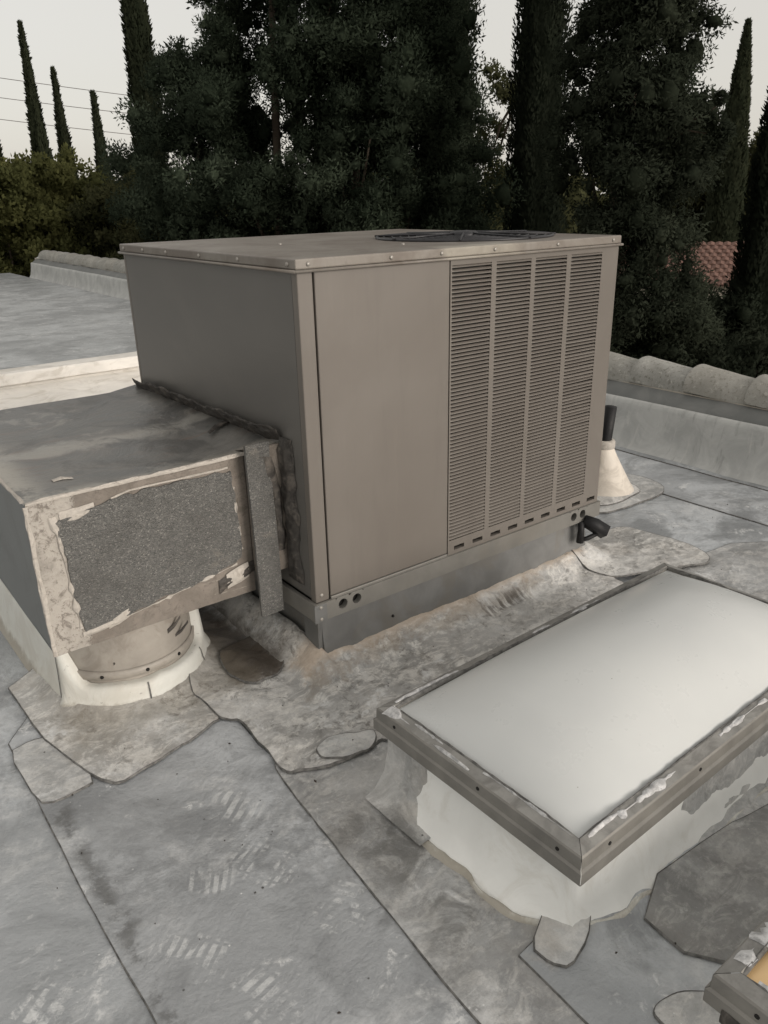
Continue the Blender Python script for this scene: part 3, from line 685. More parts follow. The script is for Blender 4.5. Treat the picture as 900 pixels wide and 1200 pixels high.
# ------------------------------------------------------------------ duct
def lumpy(path, wdir, nrm, w, h, step=.012, na=9, edge=.7, seed=0, ragged=False):
    pts = []
    for a, b in zip(path[:-1], path[1:]):
        a, b = np.array(a), np.array(b); k_ = max(1, int(np.linalg.norm(b-a)/step))
        for j in range(k_): pts.append(a+(b-a)*j/k_)
    pts.append(np.array(path[-1])); rows = []
    wd, nr = np.array(wdir, float), np.array(nrm, float)
    for i, p in enumerate(pts):
        s_ = i*step; l = w*(.5+edge*(float(fbm(s_*22+seed, seed, 3))-.15)); r_ = w*(.5+edge*(float(fbm(s_*22+seed, seed+50, 3))-.15)); row = []
        tap = min(1, (i+1)/4, (len(pts)-i)/4)
        if edge >= 1.3: g_ = .12+float(np.clip((fbm(s_*31+seed*2, seed+9, 3)-.40)*4.5, 0, 1)); l *= g_; r_ *= g_; tap *= min(1, g_+.2)
        for j in range(na):
            t = -1+2*j/(na-1); q = p+wd*(t*(l if t < 0 else r_))
            th = h*(1-t*t)**.5*(.35+1.0*float(fbm(s_*45+seed, t*4+seed, 3)))*tap-.0012
            row.append(tuple(q+nr*th))
        rows.append(row)
    return rows
du = empty('air_duct', (-.45, .43, .25), 'boxy metal duct with peeling coated front joined to left side of the air conditioner', 'duct')
dv = lambda p: (p[0]+.45, p[1]-.43, p[2]-.25)
DX0, DX1, DY0, DY1, DZ0, DZ1 = -.708, -.105, .182, 1.245, .272, .708
# top sheet, cross broken and dished
xs = np.linspace(DX0-.004, DX1, 44); ys = np.linspace(DY0-.004, DY1, 60)
def dtop(x, y):
    u = (x-DX0)/(0-DX0); v = (y-DY0)/(DY1-DY0)
    dish = -.012*max(0, math.sin(math.pi*min(max(u, 0), 1)))*abs(math.sin(2*math.pi*min(max(v, 0), 1)))
    return DZ1+dish+.006*(float(fbm(x*7+2, y*7, 3))-.5)+.018*max(0, (x+.12)/.12)
xs = np.linspace(DX0-.004, .0, 50)
MB().grid([[dv((x, y, dtop(x, y))) for y in ys] for x in xs]).build('top_sheet', 'duct', du, True)
side = MB(); side.grid([[dv((DX0+.004*float(fbm(y*4, z*4))-.002, y, z)) for z in np.linspace(DZ0, DZ1-.004, 10)] for y in np.linspace(DY0, DY1, 20)])
side.build('left_sheet', 'ductside', du, True)
xs = np.linspace(DX0, DX1, 50); zs = np.linspace(DZ0, DZ1, 34)
fr = MB(); fr.grid([[dv((x, DY0+.006*(float(fbm(x*9+4, z*9, 3))-.5), z+(0 if z > DZ0+.001 else .004*(float(fbm(x*14, 3))-.5)))) for z in zs] for x in xs])
fr.build('front_sheet', 'front', du, True)
MB().box(DX0+.45, DX1+.45, DY0+.006-.43, DY1-.43, DZ0+.001-.25, DZ0+.006-.25).build('bottom_sheet', 'ductside', du)
MB().box(DX0+.45, .0+.45, DY1-.004-.43, DY1-.43, DZ0+.007-.25, DZ1-.014-.25).build('back_sheet', 'ductside', du)
nk = MB(); nk.grid([[dv((x, .135+.004*float(fbm(x*20, z*9)), z)) for z in np.linspace(.335, .735, 22)] for x in np.linspace(-.104, .0, 12)])
nk.grid([[dv((x, y, .335)) for x in (-.104, 0)] for y in (.137, .6)]); nk.grid([[dv((-.104, y, z)) for z in (.335, .735)] for y in (.137, .181)])
nk.grid([[dv((x, y, .735-.027*(y-.137)/.1)) for x in (-.104, 0)] for y in (.137, .24)])
nk.build('neck_sheet', 'front', du)
# granular patch with torn outline
po = [(-.648,.645),(-.55,.668),(-.40,.676),(-.150,.672),(-.148,.60),(-.14,.45),(-.143,.392),(-.30,.352),(-.40,.345),(-.50,.328),(-.625,.318),(-.633,.42),(-.640,.55)]
po = resample(po, .012); pa = np.array(po)
pa = pa+.016*(np.stack([fbm(pa[:,0]*30, pa[:,1]*30, 3), fbm(pa[:,0]*30+9, pa[:,1]*30+70, 3)], -1)-.5)
gp = MB(); gp.prism([tuple(p) for p in pa], lambda p: dv((p[0], DY0-.001, p[1])), lambda p: dv((p[0], DY0-.0065, p[1]))); gp.build('mineral_patch', 'granule', du)
fl = lambda name, path, wd, nr, w, h, m='flake', **kw: MB().grid([[dv(p) for p in r_] for r_ in lumpy(path, wd, nr, w, h, **kw)]).build(name, m, du, True)
yy = DY0-.004
fl('coating_ridge', [(-.655,yy,.66),(-.645,yy,.60),(-.638,yy,.45),(-.630,yy,.33)], (1,0,0), (0,-1,0), .009, .007, seed=3, edge=1.3)
fl('coating_ridge', [(-.63,yy,.312),(-.50,yy,.324),(-.38,yy,.342),(-.16,yy,.378)], (0,0,1), (0,-1,0), .008, .008, seed=11, edge=1.3)
fl('coating_ridge', [(-.50,yy,.672),(-.45,yy,.684),(-.16,yy,.682)], (0,0,1), (0,-1,0), .004, .006, seed=17)
fl('coating_ridge', [(-.150,yy,.62),(-.147,yy,.53),(-.140,yy,.42)], (1,0,0), (0,-1,0), .006, .005, seed=23, edge=1.5)
fl('coating_flake', [(-.635,yy,.652),(-.60,yy,.655),(-.545,yy,.662)], (0,0,1), (0,-1,0), .020, .009, seed=29, edge=1.1)
fl('coating_flake', [(-.56,yy,.318),(-.53,yy,.328),(-.49,yy,.345)], (0,0,1), (0,-1,0), .017, .009, seed=31, edge=1.1)
fl('coating_flake', [(-.20,yy-.002,.330),(-.17,yy-.002,.338),(-.125,yy-.002,.350)], (0,0,1), (0,-1,0), .024, .012, seed=37, edge=1.0)
fl('tar_blob', [(-.225,yy,.318),(-.19,yy,.330),(-.10,yy,.352)], (0,0,1), (0,-1,0), .021, .010, 'tar', seed=41, edge=1.2)
fl('top_bead', [(DX0,DY0-.002,DZ1),(-.5,DY0-.002,DZ1),(-.3,DY0-.002,DZ1+.001),(-.09,DY0-.003,DZ1+.004)], (0,.9,.2), (0,-.5,.85), .010, .011, seed=47)
fl('corner_bead', [(DX0-.001,DY0,.70),(DX0-.001,DY0,.5),(DX0-.001,DY0,DZ0)], (.8,-.2,0), (-.7,-.7,0), .010, .008, seed=53)
fl('corner_bead', [(DX0-.001,DY0+.01,DZ1),(DX0-.001,.6,DZ1),(DX0-.001,DY1,DZ1)], (.9,0,-.1), (-.5,0,.85), .009, .007, seed=59)
fl('torn_spot', [(-.60,.33,.706),(-.575,.335,.706),(-.55,.32,.706)], (0,1,0), (0,0,1), .014, .006, seed=61, edge=1.2)
# vertical strap of cap sheet
st = MB(); zs = np.linspace(.205, .748, 40)
st.grid([[dv((x+.004*(float(fbm(z*8, 3))-.5), .128-.006*math.sin(6*z)+d, z)) for z in zs] for x, d in ((-.122,.008),(-.121,0),(-.045,.0),(-.044,.008))], closeu=True)
st.build('vertical_strap', 'granule', du)
# mastic
fl('mastic_seam', [(-.004,1.24,.715),(-.004,1.0,.728),(-.004,.6,.735),(-.004,.3,.742),(-.004,.13,.752)], (-.5,0,.8), (-.75,0,.55), .050, .034, 'tar', seed=67, edge=.9)
fl('mastic_seam', [(-.004,.125,.755),(-.004,.110,.66),(-.003,.105,.5),(-.003,.105,.36),(-.003,.11,.30)], (0,1,0), (-1,0,0), .040, .018, 'tar', seed=71, edge=1.1)
fl('mastic_smear', [(-.10,.42,.722),(-.05,.46,.727),(-.01,.47,.735)], (0,1,0), (0,0,1), .014, .006, 'tar', seed=73, edge=1.0)
fl('mastic_smear', [(-.003,.085,.74),(-.003,.082,.60),(-.003,.085,.45)], (0,1,0), (-1,0,0), .010, .005, 'tar', seed=79, edge=1.2)
fl('mastic_smear', [(-.085,.134,.71),(-.055,.134,.70),(-.03,.134,.58),(-.028,.134,.40)], (1,0,0), (0,-1,0), .016, .006, 'tar', seed=83, edge=1.0)
# collar
cc = (0, 0)
co = MB(); rows = []
for z in np.linspace(.05, .285, 14):
    rows.append([(.205*(1+.012*(float(fbm(3*math.cos(t)+7, z*14+3*math.sin(t)))-.5))*math.cos(t), .205*(1+.012*(float(fbm(3*math.cos(t)+7, z*14+2*math.sin(t)))-.5))*math.sin(t), z-.25) for t in np.linspace(0, 2*math.pi, 65)[:-1]])
co.grid(rows, closev=True).build('round_collar', 'collar', du, True)
MB().lathe([(.207,.098-.25),(.2135,.10-.25),(.2135,.124-.25),(.207,.126-.25)], 64).build('draw_band', 'collar', du, True)
for t in (R(-128), R(-93), R(-63), R(-165)):
    o = MB().lathe([(0,.004),(.005,.003),(.006,0)], 8).build('band_screw', 'dark', du)
    o.location = (.2135*math.cos(t), .2135*math.sin(t), .112-.25); o.rotation_euler = (R(90), 0, t+R(90))
for (t0, t1, z, s_) in ((-70, -58, .20, 1), (-62, -50, .17, 5), (-118, -112, .15, 9)):
    P = []
    rows = lumpy([(0,0,0),(.02,0,.01),(.045,0,.035)], (0,0,1), (0,-1,0), .007, .006, .006, 7, 1.0, s_)
    P = [[(p[0]+.215*math.cos(R(t0))*.96, p[1]+.206*math.sin(R(t0)), p[2]+z-.25) for p in r_] for r_ in rows]
    MB().grid(P).build('tar_blob', 'tar', du, True)

# white membrane sleeve around the duct leg
sl_ = empty('duct_sleeve', (-.45, .43, 0), 'cream white membrane sleeve wrapped round the foot of the round duct leg', 'roof flashing')
th = list(np.linspace(R(180), R(360), 50)); ring = [(.236*math.cos(t), .236*math.sin(t), t) for t in th]
ring = [(-.25+.012*k_/8, .85-.85*k_/8, R(178)) for k_ in range(9)][:-1]+ring+[(.236, .30*k_/6, R(362)) for k_ in range(1, 7)]
rows = []
for i, (x, y, t) in enumerate(ring):
    a = abs(math.degrees(t)-274); hgt = .088+.13*float(sst(52, 84, a))
    hgt += .010*(float(fbm(i*.35, 2))-.5); row = []
    for f_, o_ in ((-.05,.085),(.0,.055),(.06,.034),(.16,.020),(.35,.011),(.6,.006),(.85,.002),(.97,-.004),(1.0,-.014),(1.0,-.030)):
        k_ = 1+o_*(.25 if i < 14 else 1)/.236+.02*(float(fbm(i*.22, f_*3+5))-.5)
        z = f_*hgt+(.012 if f_ < .2 else 0)
        row.append((x*k_ if abs(x) > 1e-6 else x, (y*k_ if y < 0 else y), z))
    rows.append(row)
MB().grid(rows).build('sleeve', 'white', sl_, True)
for ii in (13, 31, 46):
    P = [[(p[0]*1.012+dx*-math.sin(ring[ii][2]), p[1]*1.012+dx*math.cos(ring[ii][2]), p[2]) for p in rows[ii][2:8]] for dx in (-.0022, .0022)]
    MB().grid(P).build('lap_seam', 'seal', sl_, True)

# ------------------------------------------------------------------ skylights
def skylight(loc, rz, w, d, hcurb, label, dome_mat, rise, seed, caulks, holes_):
    root = empty('skylight', loc, label, 'skylight', None, rz)
    zl, zt = hcurb, hcurb+.062
    wz = lambda q: float(hroof(loc[0]+q[0]*math.cos(rz)-q[1]*math.sin(rz), loc[1]+q[0]*math.sin(rz)+q[1]*math.cos(rz)))
    # upstand: vertical faces flaring out at the foot with an uneven edge
    ring = []
    ins = .035
    cs = [(ins, ins), (w-ins, ins), (w-ins, d-ins), (ins, d-ins)]
    for a in range(4):
        p, q = np.array(cs[a]), np.array(cs[(a+1) % 4]); nn = np.array([q[1]-p[1], p[0]-q[0]]); nn /= np.linalg.norm(nn)
        L_ = int(np.linalg.norm(q-p)/.02)
        for k_ in range(L_): ring.append((p+(q-p)*k_/L_, nn, min(k_, L_-k_)*.02, k_ == 0))
    rows = []
    for i, (p, nn, dc, cr) in enumerate(ring):
        if cr: nn = .6*(nn+ring[i-1][1])
        fl_ = (.042+.045*float(fbm(i*.19+seed, 3, 3)))*(.35+.65*float(sst(0, .12, dc))); row = []
        for f_, o_ in ((0,1.0),(.04,.80),(.12,.58),(.24,.40),(.42,.25),(.62,.13),(.82,.05),(1.02,0)):
            q = p+nn*fl_*o_+.004*(float(fbm(i*.3, f_*4+seed))-.5)
            row.append((q[0], q[1], f_*hcurb+(wz(q)+.012)*(1-f_)**2))
        rows.append(row)
    MB().grid(rows, closeu=True).build('upstand', 'curbwhite', root, True)
    edge = MB()
    for (i0, i1) in ((0, len(rows)),):
        P = []
        for i in range(i0, i1):
            p, nn, dc, cr = ring[i]; fl_ = (.042+.045*float(fbm(i*.19+seed, 3, 3)))*(.35+.65*float(sst(0, .12, dc))); row = []
            if cr: nn = .6*(nn+ring[i-1][1])
            wv = .004+.014*float(fbm(i*.33+seed*3, 8, 3))
            for t in np.linspace(-1, 1, 7):
                q = p+nn*(fl_+wv*t*.7)
                row.append((q[0], q[1], wz(q)+.016+.008*(1-t*t)*(.3+float(fbm(i*.8, t*3+seed)))-.010*(t*.5+.5)))
            P.append(row)
        edge.grid(P, closeu=True)
    edge.build('edge_sealant', 'white', root, True)
    # frame: stepped skirt, sloping cap, four mitred lengths
    fp = [(.004,0),(0,.002),(0,.030),(.005,.034),(.006,.060),(.009,.0635),(.035,.070),(.039,.065),(.041,.030)]   # (inset, height)
    corner = lambda s_, k_: [(s_, s_), (w-s_, s_), (w-s_, d-s_), (s_, d-s_)][k_ % 4]
    for k_ in range(4):
        m = MB(); rows = []
        n_ = 14
        for j in range(n_+1):
            row = []
            for s_, h_ in fp:
                a, b = np.array(corner(s_, k_)), np.array(corner(s_, k_+1)); tt = j/n_
                gap = .0008/np.linalg.norm(b-a)
                q = a+(b-a)*min(max(tt, gap), 1-gap); row.append((q[0], q[1], zl+h_+.0015*(float(fbm(j*.7+k_*9, h_*40+seed))-.5)))
            rows.append(row)
        m.grid(rows)
        nf = len(fp)-1
        m.mi = [1 if (i % nf) in (5,) else 0 for i in range(len(m.f))]
        m.build('frame_rail', ['frame', 'frametop'], root)
    # pillow dome
    nx, ny = 56, 36; i0 = .035; P = []
    for a in np.linspace(0, 1, nx):
        row = []
        for b in np.linspace(0, 1, ny):
            x = i0+(w-2*i0)*a; y = i0+(d-2*i0)*b
            u = 1-abs(2*a-1)**2.8; v = 1-abs(2*b-1)**2.3
            row.append((x, y, zt-.006+rise*(max(u, 0)**.75)*(max(v, 0)**.85)))
        P.append(row)
    MB().grid(P).build('dome', dome_mat, root, True)
    # gasket line and broken caulk round the dome
    for k_ in range(4):
        a, b = np.array(corner(.037, k_)), np.array(corner(.037, k_+1)); nn = np.array([-(b-a)[1], (b-a)[0]])/np.linalg.norm(b-a)
        MB().grid(lumpy([(a[0], a[1], zt+.004), (b[0], b[1], zt+.004)], (nn[0], nn[1], 0), (0, 0, 1), .0042, .009, .014, 5, 1.0, seed+k_*7)).build('gasket', 'seal', root, True)
    for (side_, f0, f1, wd_, off, sd_) in caulks:
        a, b = np.array(corner(off, side_)), np.array(corner(off, side_+1)); nn = np.array([-(b-a)[1], (b-a)[0]])/np.linalg.norm(b-a)
        p, q = a+(b-a)*f0, a+(b-a)*f1; z = zl+.0635+(off-.009)/.026*.0065+.0005
        MB().grid(lumpy([(p[0], p[1], z), ((p+q)[0]/2, (p+q)[1]/2, z), (q[0], q[1], z)], (nn[0], nn[1], .2), (0, 0, 1), wd_, .007, .008, 7, 1.3, sd_)).build('caulk_scrap', 'caulk', root, True)
    for (side_, f_, h_) in holes_:
        a, b = np.array(corner(-.0006, side_)), np.array(corner(-.0006, side_+1)); p = a+(b-a)*f_; nn = np.array([(b-a)[1], -(b-a)[0]])
        ang = math.atan2(nn[1], nn[0])
        ins_ = .0055 if h_ > .032 else 0; nn = nn/np.linalg.norm(nn); p = p-nn*ins_
        o = MB().lathe([(0,.001),(.0042,.001),(.0045,-.002)], 10).build('screw_hole', 'dark', root)
        o.location = (p[0], p[1], zl+h_); o.rotation_euler = (R(90), 0, ang+R(90))
    return root
sk = skylight((-.148, -1.126, 0), R(1.5), 1.235, .625, .182, 'skylight with opal white dome in grey metal frame in front of the air conditioner', 'dome', .115, 4.0,
    [(3,.02,.16,.016,.021,2),(3,.16,.33,.004,.030,5),(3,.30,.5,.004,.016,6),(3,.55,.98,.003,.032,9),(0,.10,.27,.010,.025,14),(0,.02,.10,.004,.030,15),(0,.42,.60,.006,.027,17),(2,.3,.42,.008,.03,21),(2,.5,.56,.006,.03,25),(2,.80,.98,.005,.025,27),(0,.63,.75,.009,.025,28)],
    [(3,.12,.045),(3,.56,.047),(3,.90,.045),(0,.075,.046),(0,.335,.047),(0,.62,.046)])
# grey repair membrane dressed up the front upstand, right of the corner
P = []
for j, x in enumerate(np.linspace(.33, 1.19, 40)):
    top = .03+.135*float(sst(.33, .47, x+.03*(float(fbm(j*.5, 3))-.5))); row = []
    for f_, o_ in ((0,.10),(.05,.055),(.14,.035),(.3,.018),(.6,.009),(.9,.006),(1,.002)):
        row.append((x, .035-o_-.006*float(fbm(j*.3, f_*5)), .018+f_*top))
    P.append(row)
MB().grid(P).build('repair_membrane', 'patch', sk, True)
P = []
for j, y in enumerate(np.linspace(.395, .60, 18)):
    top = .02+.15*float(sst(.395, .50, y+.03*(float(fbm(j*.5, 7))-.5))); row = []
    for f_, o_ in ((0,.085),(.05,.055),(.14,.04),(.3,.02),(.6,.009),(.9,.006),(1,.002)):
        row.append((.035-o_-.008*float(fbm(j*.3, f_*5+9)), y, .018+f_*top))
    P.append(row)
MB().grid(P).build('repair_membrane', 'patch', sk, True)
sk2 = skylight((-.150, -2.02, 0), R(1.0), 1.235, .632, .17, 'skylight, dome coloured as if warmly lit inside, cut off by the lower right edge of the view', 'domeglow', .085, 12.0,
    [(2,.72,.86,.020,.028,31),(2,.875,.93,.016,.028,33),(2,.935,.975,.013,.025,35),(2,.5,.7,.014,.030,36),(3,.04,.2,.004,.04,37)],
    [(3,.13,.046),(3,.55,.046)])
fl2 = MB().grid(lumpy([(-.002,.60,.168),(-.002,.45,.166),(-.002,.3,.168)], (0,0,1), (-1,0,0), .014, .010, .012, 7, 1.2, 91)).build('tar_blob', 'tar', sk2, True)

# ------------------------------------------------------------------ small debris on the roof
db = MB()
for i in range(95):
    x, y = random.uniform(-1.4, .2), random.uniform(-1.4, .1)
    if i > 50: x, y = random.uniform(-.3, 2.4), random.uniform(-.45, 1.2)
    if .0 < x < 1.3 and y > 0 or (-.17 < x < 1.1 and -1.15 < y < -.45) or (-.72 < x < 0 and y > .15): continue
    z = float(hroof(x, y))+.026 if x > -.33 and y < .0 and x < 1.7 else float(hroof(x, y))+.006
    if -.72 < x < -.33 and y > -.09: z += .012
    s_ = random.choice([.0010,.0012,.0015,.0018,.0022,.0034]); a = random.uniform(0, 6.28); e_ = random.uniform(1, 2.4)
    v = [(x+s_*e_*math.cos(a), y+s_*e_*math.sin(a), z), (x-s_*math.sin(a), y+s_*math.cos(a), z+.001), (x-s_*e_*math.cos(a), y-s_*e_*math.sin(a), z), (x+s_*math.sin(a), y-s_*math.cos(a), z+.001), (x, y, z+s_*.9), (x, y, z-.004)]
    db.addv(v, [(0,1,4),(1,2,4),(2,3,4),(3,0,4),(1,0,5),(2,1,5),(3,2,5),(0,3,5)])
tag(db.build('roof_debris', 'debris'), kind='stuff')

# ------------------------------------------------------------------ surroundings
GZ = -4.2
tag(MB().grid([[(x, y, GZ) for y in np.linspace(-400, 900, 14)] for x in np.linspace(-600, 900, 16)]).build('ground', 'ground', None, fix=False), kind='structure')

def leaf_mesh(name, P, Dn, ln, wd, tone, mat, parent, core=None, nrm=None):
    n = len(P); rnd = np.random.normal(size=(n, 3))*(1 if nrm is None else .30)
    side = np.cross(Dn, rnd if nrm is None else nrm+rnd); side /= np.linalg.norm(side, axis=1)[:,None]+1e-9
    ln = np.asarray(ln)*np.random.uniform(.6, 1.3, n); wd = np.asarray(wd)*np.random.uniform(.7, 1.3, n)
    mid = P+Dn*(ln*.45)[:,None]
    V = np.empty((n*4, 3)); V[0::4] = P; V[1::4] = mid+side*wd[:,None]; V[2::4] = P+Dn*ln[:,None]; V[3::4] = mid-side*wd[:,None]
    if nrm is not None:      # face each leaf outwards and shade the clump as one soft mass
        ng = np.cross(side, Dn); fl = (ng*nrm).sum(1) < 0
        V4 = V.reshape(n, 4, 3); tmp = V4[fl, 1].copy(); V4[fl, 1] = V4[fl, 3]; V4[fl, 3] = tmp
        N4 = np.repeat(nrm, 4, 0)
    T4 = np.repeat(tone, 4); nf = n; idx = np.arange(n*4)
    if core is not None:
        cv, cf, ct, cn = core; base = len(V); V = np.vstack([V, cv]); T4 = np.concatenate([T4, np.full(len(cv), 0.)+ct]); N4 = np.vstack([N4, unit(cn)]) if nrm is not None else None
        idx = np.concatenate([idx, cf.reshape(-1)+base]); nf += len(cf)
    me = bpy.data.meshes.new(name); me.vertices.add(len(V)); me.vertices.foreach_set('co', V.astype(np.float32).reshape(-1))
    me.loops.add(nf*4); me.loops.foreach_set('vertex_index', idx.astype(np.int32))
    me.polygons.add(nf); me.polygons.foreach_set('loop_start', np.arange(0, nf*4, 4, dtype=np.int32)); me.polygons.foreach_set('loop_total', np.full(nf, 4, np.int32))
    at = me.attributes.new('tone', 'FLOAT', 'POINT'); at.data.foreach_set('value', np.clip(T4, 0, 1).astype(np.float32))
    me.materials.append(MT[mat]); me.update(calc_edges=True)
    if nrm is not None:
        me.polygons.foreach_set('use_smooth', np.ones(nf, bool)); me.normals_split_custom_set_from_vertices(N4.astype(np.float32))
    o = bpy.data.objects.new(name, me); C.objects.link(o); o.parent = parent
    return o
def unit(v): return v/(np.linalg.norm(v, axis=1)[:,None]+1e-9)

def cypress(x, y, top, rad, n, label, group=None, mat='cyp', ln=.22, wd=.05, power=.75, lean=(0, 0), bottom=GZ):
    root = empty('cypress_tree', (x, y, bottom), label, 'tree', group)
    H = top-bottom; sd_ = np.random.rand()*100
    def rad_at(t, a): 
        base = rad*np.minimum(1, (1-t)**power*1.15)*np.minimum(1, t*9+.35)
        return base*(.80+.45*fbm(a*2.2+sd_, t*H*1.3+sd_, 3))
    t = np.random.rand(n)**1.05; a = np.random.rand(n)*2*np.pi
    r = rad_at(t, a)*np.random.uniform(.80, 1.05, n)
    P = np.column_stack([r*np.cos(a)+lean[0]*t, r*np.sin(a)+lean[1]*t, .3+t*(H-.3)])
    Dn = unit(np.column_stack([np.cos(a)*.35, np.sin(a)*.35, np.full(n, 1.0)])+np.random.normal(0, .28, (n, 3)))
    tone = .05+.85*fbm(a*3+sd_, t*H*2.2, 3)*np.random.uniform(.75, 1.1, n)
    bn = .55*np.cos(6*a+7*fbm(a*2+sd_, t*H*1.5, 2)); nr = unit(np.column_stack([np.cos(a+bn), np.sin(a+bn), .35+.9*(fbm(a*4+sd_, t*H*3, 2)-.5)]))
    rows = 26; k_ = 18; T_ = np.linspace(0, .985, rows); A = np.linspace(0, 2*np.pi, k_+1)[:-1]
    TT, AA = np.meshgrid(T_, A, indexing='ij'); rr = rad_at(TT, AA)*.80
    cv = np.stack([rr*np.cos(AA)+lean[0]*TT, rr*np.sin(AA)+lean[1]*TT, .3+TT*(H-.3)], -1).reshape(-1, 3)
    cf = np.array([(i*k_+j, i*k_+(j+1) % k_, (i+1)*k_+(j+1) % k_, (i+1)*k_+j) for i in range(rows-1) for j in range(k_)])
    leaf_mesh('crown', P, Dn, ln, wd, tone, mat, root, (cv, cf, .12, np.stack([np.cos(AA), np.sin(AA), .2+0*AA], -1).reshape(-1, 3)), nr)
    MB().tube([(0,0,-.1),(0,0,H*.3),(lean[0]*.7,lean[1]*.7,H*.7)], [rad*.22, rad*.16, rad*.05], 8).build('trunk', 'bark', root, True)
    return root
def clump_tree(name, x, y, clumps, label, mat, per, ln, wd, group=None, trunk=None, cat='tree', droop=0., spread=1.0, tr=.14, nb=10, core=.40, lobes=3):
    """clumps: array (n,4) of centre (local) and radius"""
    root = empty(name, (x, y, GZ), label, cat, group)
    Ps, Ds, Ts, Ns, cv, cf, cn, ct = [], [], [], [], [], [], [], []
    ka, kb_ = 9, 6
    ph, th_ = np.meshgrid(np.linspace(.2, math.pi-.2, kb_), np.linspace(0, 2*math.pi, ka+1)[:-1], indexing='ij')
    q4 = np.array([(i*ka+j, (i+1)*ka+j, (i+1)*ka+(j+1) % ka, i*ka+(j+1) % ka) for i in range(kb_-1) for j in range(ka)])
    sph = np.stack([np.sin(ph)*np.cos(th_), np.sin(ph)*np.sin(th_), np.cos(ph)], -1).reshape(-1, 3)
    for (a, b, c_, r_) in clumps:
        tc = .75*np.random.rand(); lean_ = np.random.normal(0, 1, 3); lean_ /= np.linalg.norm(lean_)
        for k_ in range(lobes):
            ctr = np.array([a, b, c_])+np.random.normal(0, .36*r_, 3)*np.array([1, 1, .85])
            lr = r_*np.random.uniform(.42, .68); ax = np.random.uniform(.65, 1.4, 3)
            n = max(30, int(per*(lr/.18)**2))
            d = unit(np.random.normal(size=(n, 3))+np.array([0, 0, .15])); rad = lr*(.58+.54*np.random.rand(n))
            Ps.append(ctr+d*rad[:,None]*ax); Ns.append(unit(d/ax))
            Ds.append(unit(d*.35*spread+np.random.normal(0, .7, (n, 3))+np.array([0, 0, .35-droop])))
            tl = np.clip(tc+np.random.normal(0, .10), 0, 1); Ts.append(np.clip(tl+.20*(np.random.rand(n)-.4), 0, 1))
            cf.append(q4+len(cv)*ka*kb_); cv.append(ctr+sph*ax*lr*core*np.random.uniform(.65, 1.3, (ka*kb_, 1))); cn.append(sph); ct.append(np.full(ka*kb_, tl*.8))
    leaf_mesh('crown', np.vstack(Ps), np.vstack(Ds), ln, wd, np.concatenate(Ts), mat, root, (np.vstack(cv), np.vstack(cf), np.concatenate(ct), np.vstack(cn)), np.vstack(Ns))
    if trunk is not None:
        m = MB(); m.tube(trunk, np.linspace(tr, tr*.25, len(trunk)), 9).build('trunk', 'bark', root, True)
        for (a, b, c_, r_) in [c_ for i, c_ in enumerate(clumps) if i % 9 == 0][:nb]:
            best = min(trunk, key=lambda p: abs(p[2]-(c_-.6*math.hypot(a-p[0], b-p[1]))))
            mid = ((best[0]+a)/2+random.uniform(-.1,.1), (best[1]+b)/2+random.uniform(-.1,.1), (best[2]+c_)/2+.08)
            MB().tube([best, mid, (a, b, c_)], [.035, .024, .010], 6).build('branch', 'bark', root, True)
    return root
def pine_clumps(n, H0, H1, wr, seed, r0=.20, r1=.44, shell=.45):
    rs = np.random.RandomState(seed); out = []
    for i in range(n):
        t = rs.rand(); z = H0+(H1-H0)*t
        env = wr*(.55+.55*math.sin(math.pi*min(1, .12+t*.9)))*(.75+.5*rs.rand())
        a = rs.rand()*2*math.pi; q = env*(shell+(1-shell)*rs.rand()**.6)
        out.append((q*math.cos(a), q*math.sin(a), z+rs.normal()*.08, rs.uniform(r0, r1)))
    return np.array(out)
h = -GZ
# row of distant narrow cypresses on the left
gL = 'narrow cypresses on the left skyline'
cypress(7.15, 27.0, 6.45, .72, 14000, 'tallest pointed cypress on the left skyline', gL, ln=.15, wd=.032, power=1.15)
cypress(8.2, 27.9, 5.4, .70, 13000, 'thin pointed cypress just right of the tallest one on the left skyline', gL, ln=.15, wd=.032, power=1.15)
cypress(8.6, 25.6, 4.5, .70, 13000, 'shortest pointed cypress of the left skyline with ragged lower edge', gL, ln=.15, wd=.032, power=1.15)
cypress(6.35, 29.3, 4.2, .75, 13000, 'pointed cypress cut off by the left edge of the view', gL, ln=.15, wd=.032, power=1.15)
cypress(5.42, 13.9, 6.6, .38, 22000, 'tall slim cypress rising left of the pine trees', None, 'cyp', ln=.10, wd=.02, power=.5)
# big conifers behind the unit
gP = 'pine trees behind the air conditioner'
cypress(8.3, 8.75, 7.2, .66, 26000, 'dark column cypress behind the pine trees, right of their centre', None, 'cypdark', ln=.085, wd=.016, power=.5)
cypress(7.83, 6.34, 7.0, .46, 28000, 'slim black green cypress left of the massive dark conifer', None, 'cypdark', ln=.075, wd=.014, power=.45)
for (px, py, n, z1, wr, sd_, lab) in ((4.38, 9.7, 125, 3.2, 1.0, 1, 'leftmost loose pine tree with gaps of sky behind the air conditioner'), (5.0, 8.5, 185, 5.2, 1.25, 2, 'tall pine tree with rounded needle clumps behind the left of the air conditioner'),
        (5.65, 7.55, 185, 5.1, 1.15, 3, 'tall bluish pine tree behind the middle of the air conditioner'), (5.85, 6.98, 160, 3.7, 1.05, 4, 'lower pine tree with yellowish needle clumps behind the fan of the air conditioner')):
    tk = [(0,0,-.1),(.05,.03,2.2),(-.05,.05,4.5),(.05,-.05,h+z1-.6)]
    clump_tree('pine_tree', px, py, pine_clumps(n, h-.7, h+z1, wr, sd_), lab, 'pine', 205, .062, .011, gP, tk)
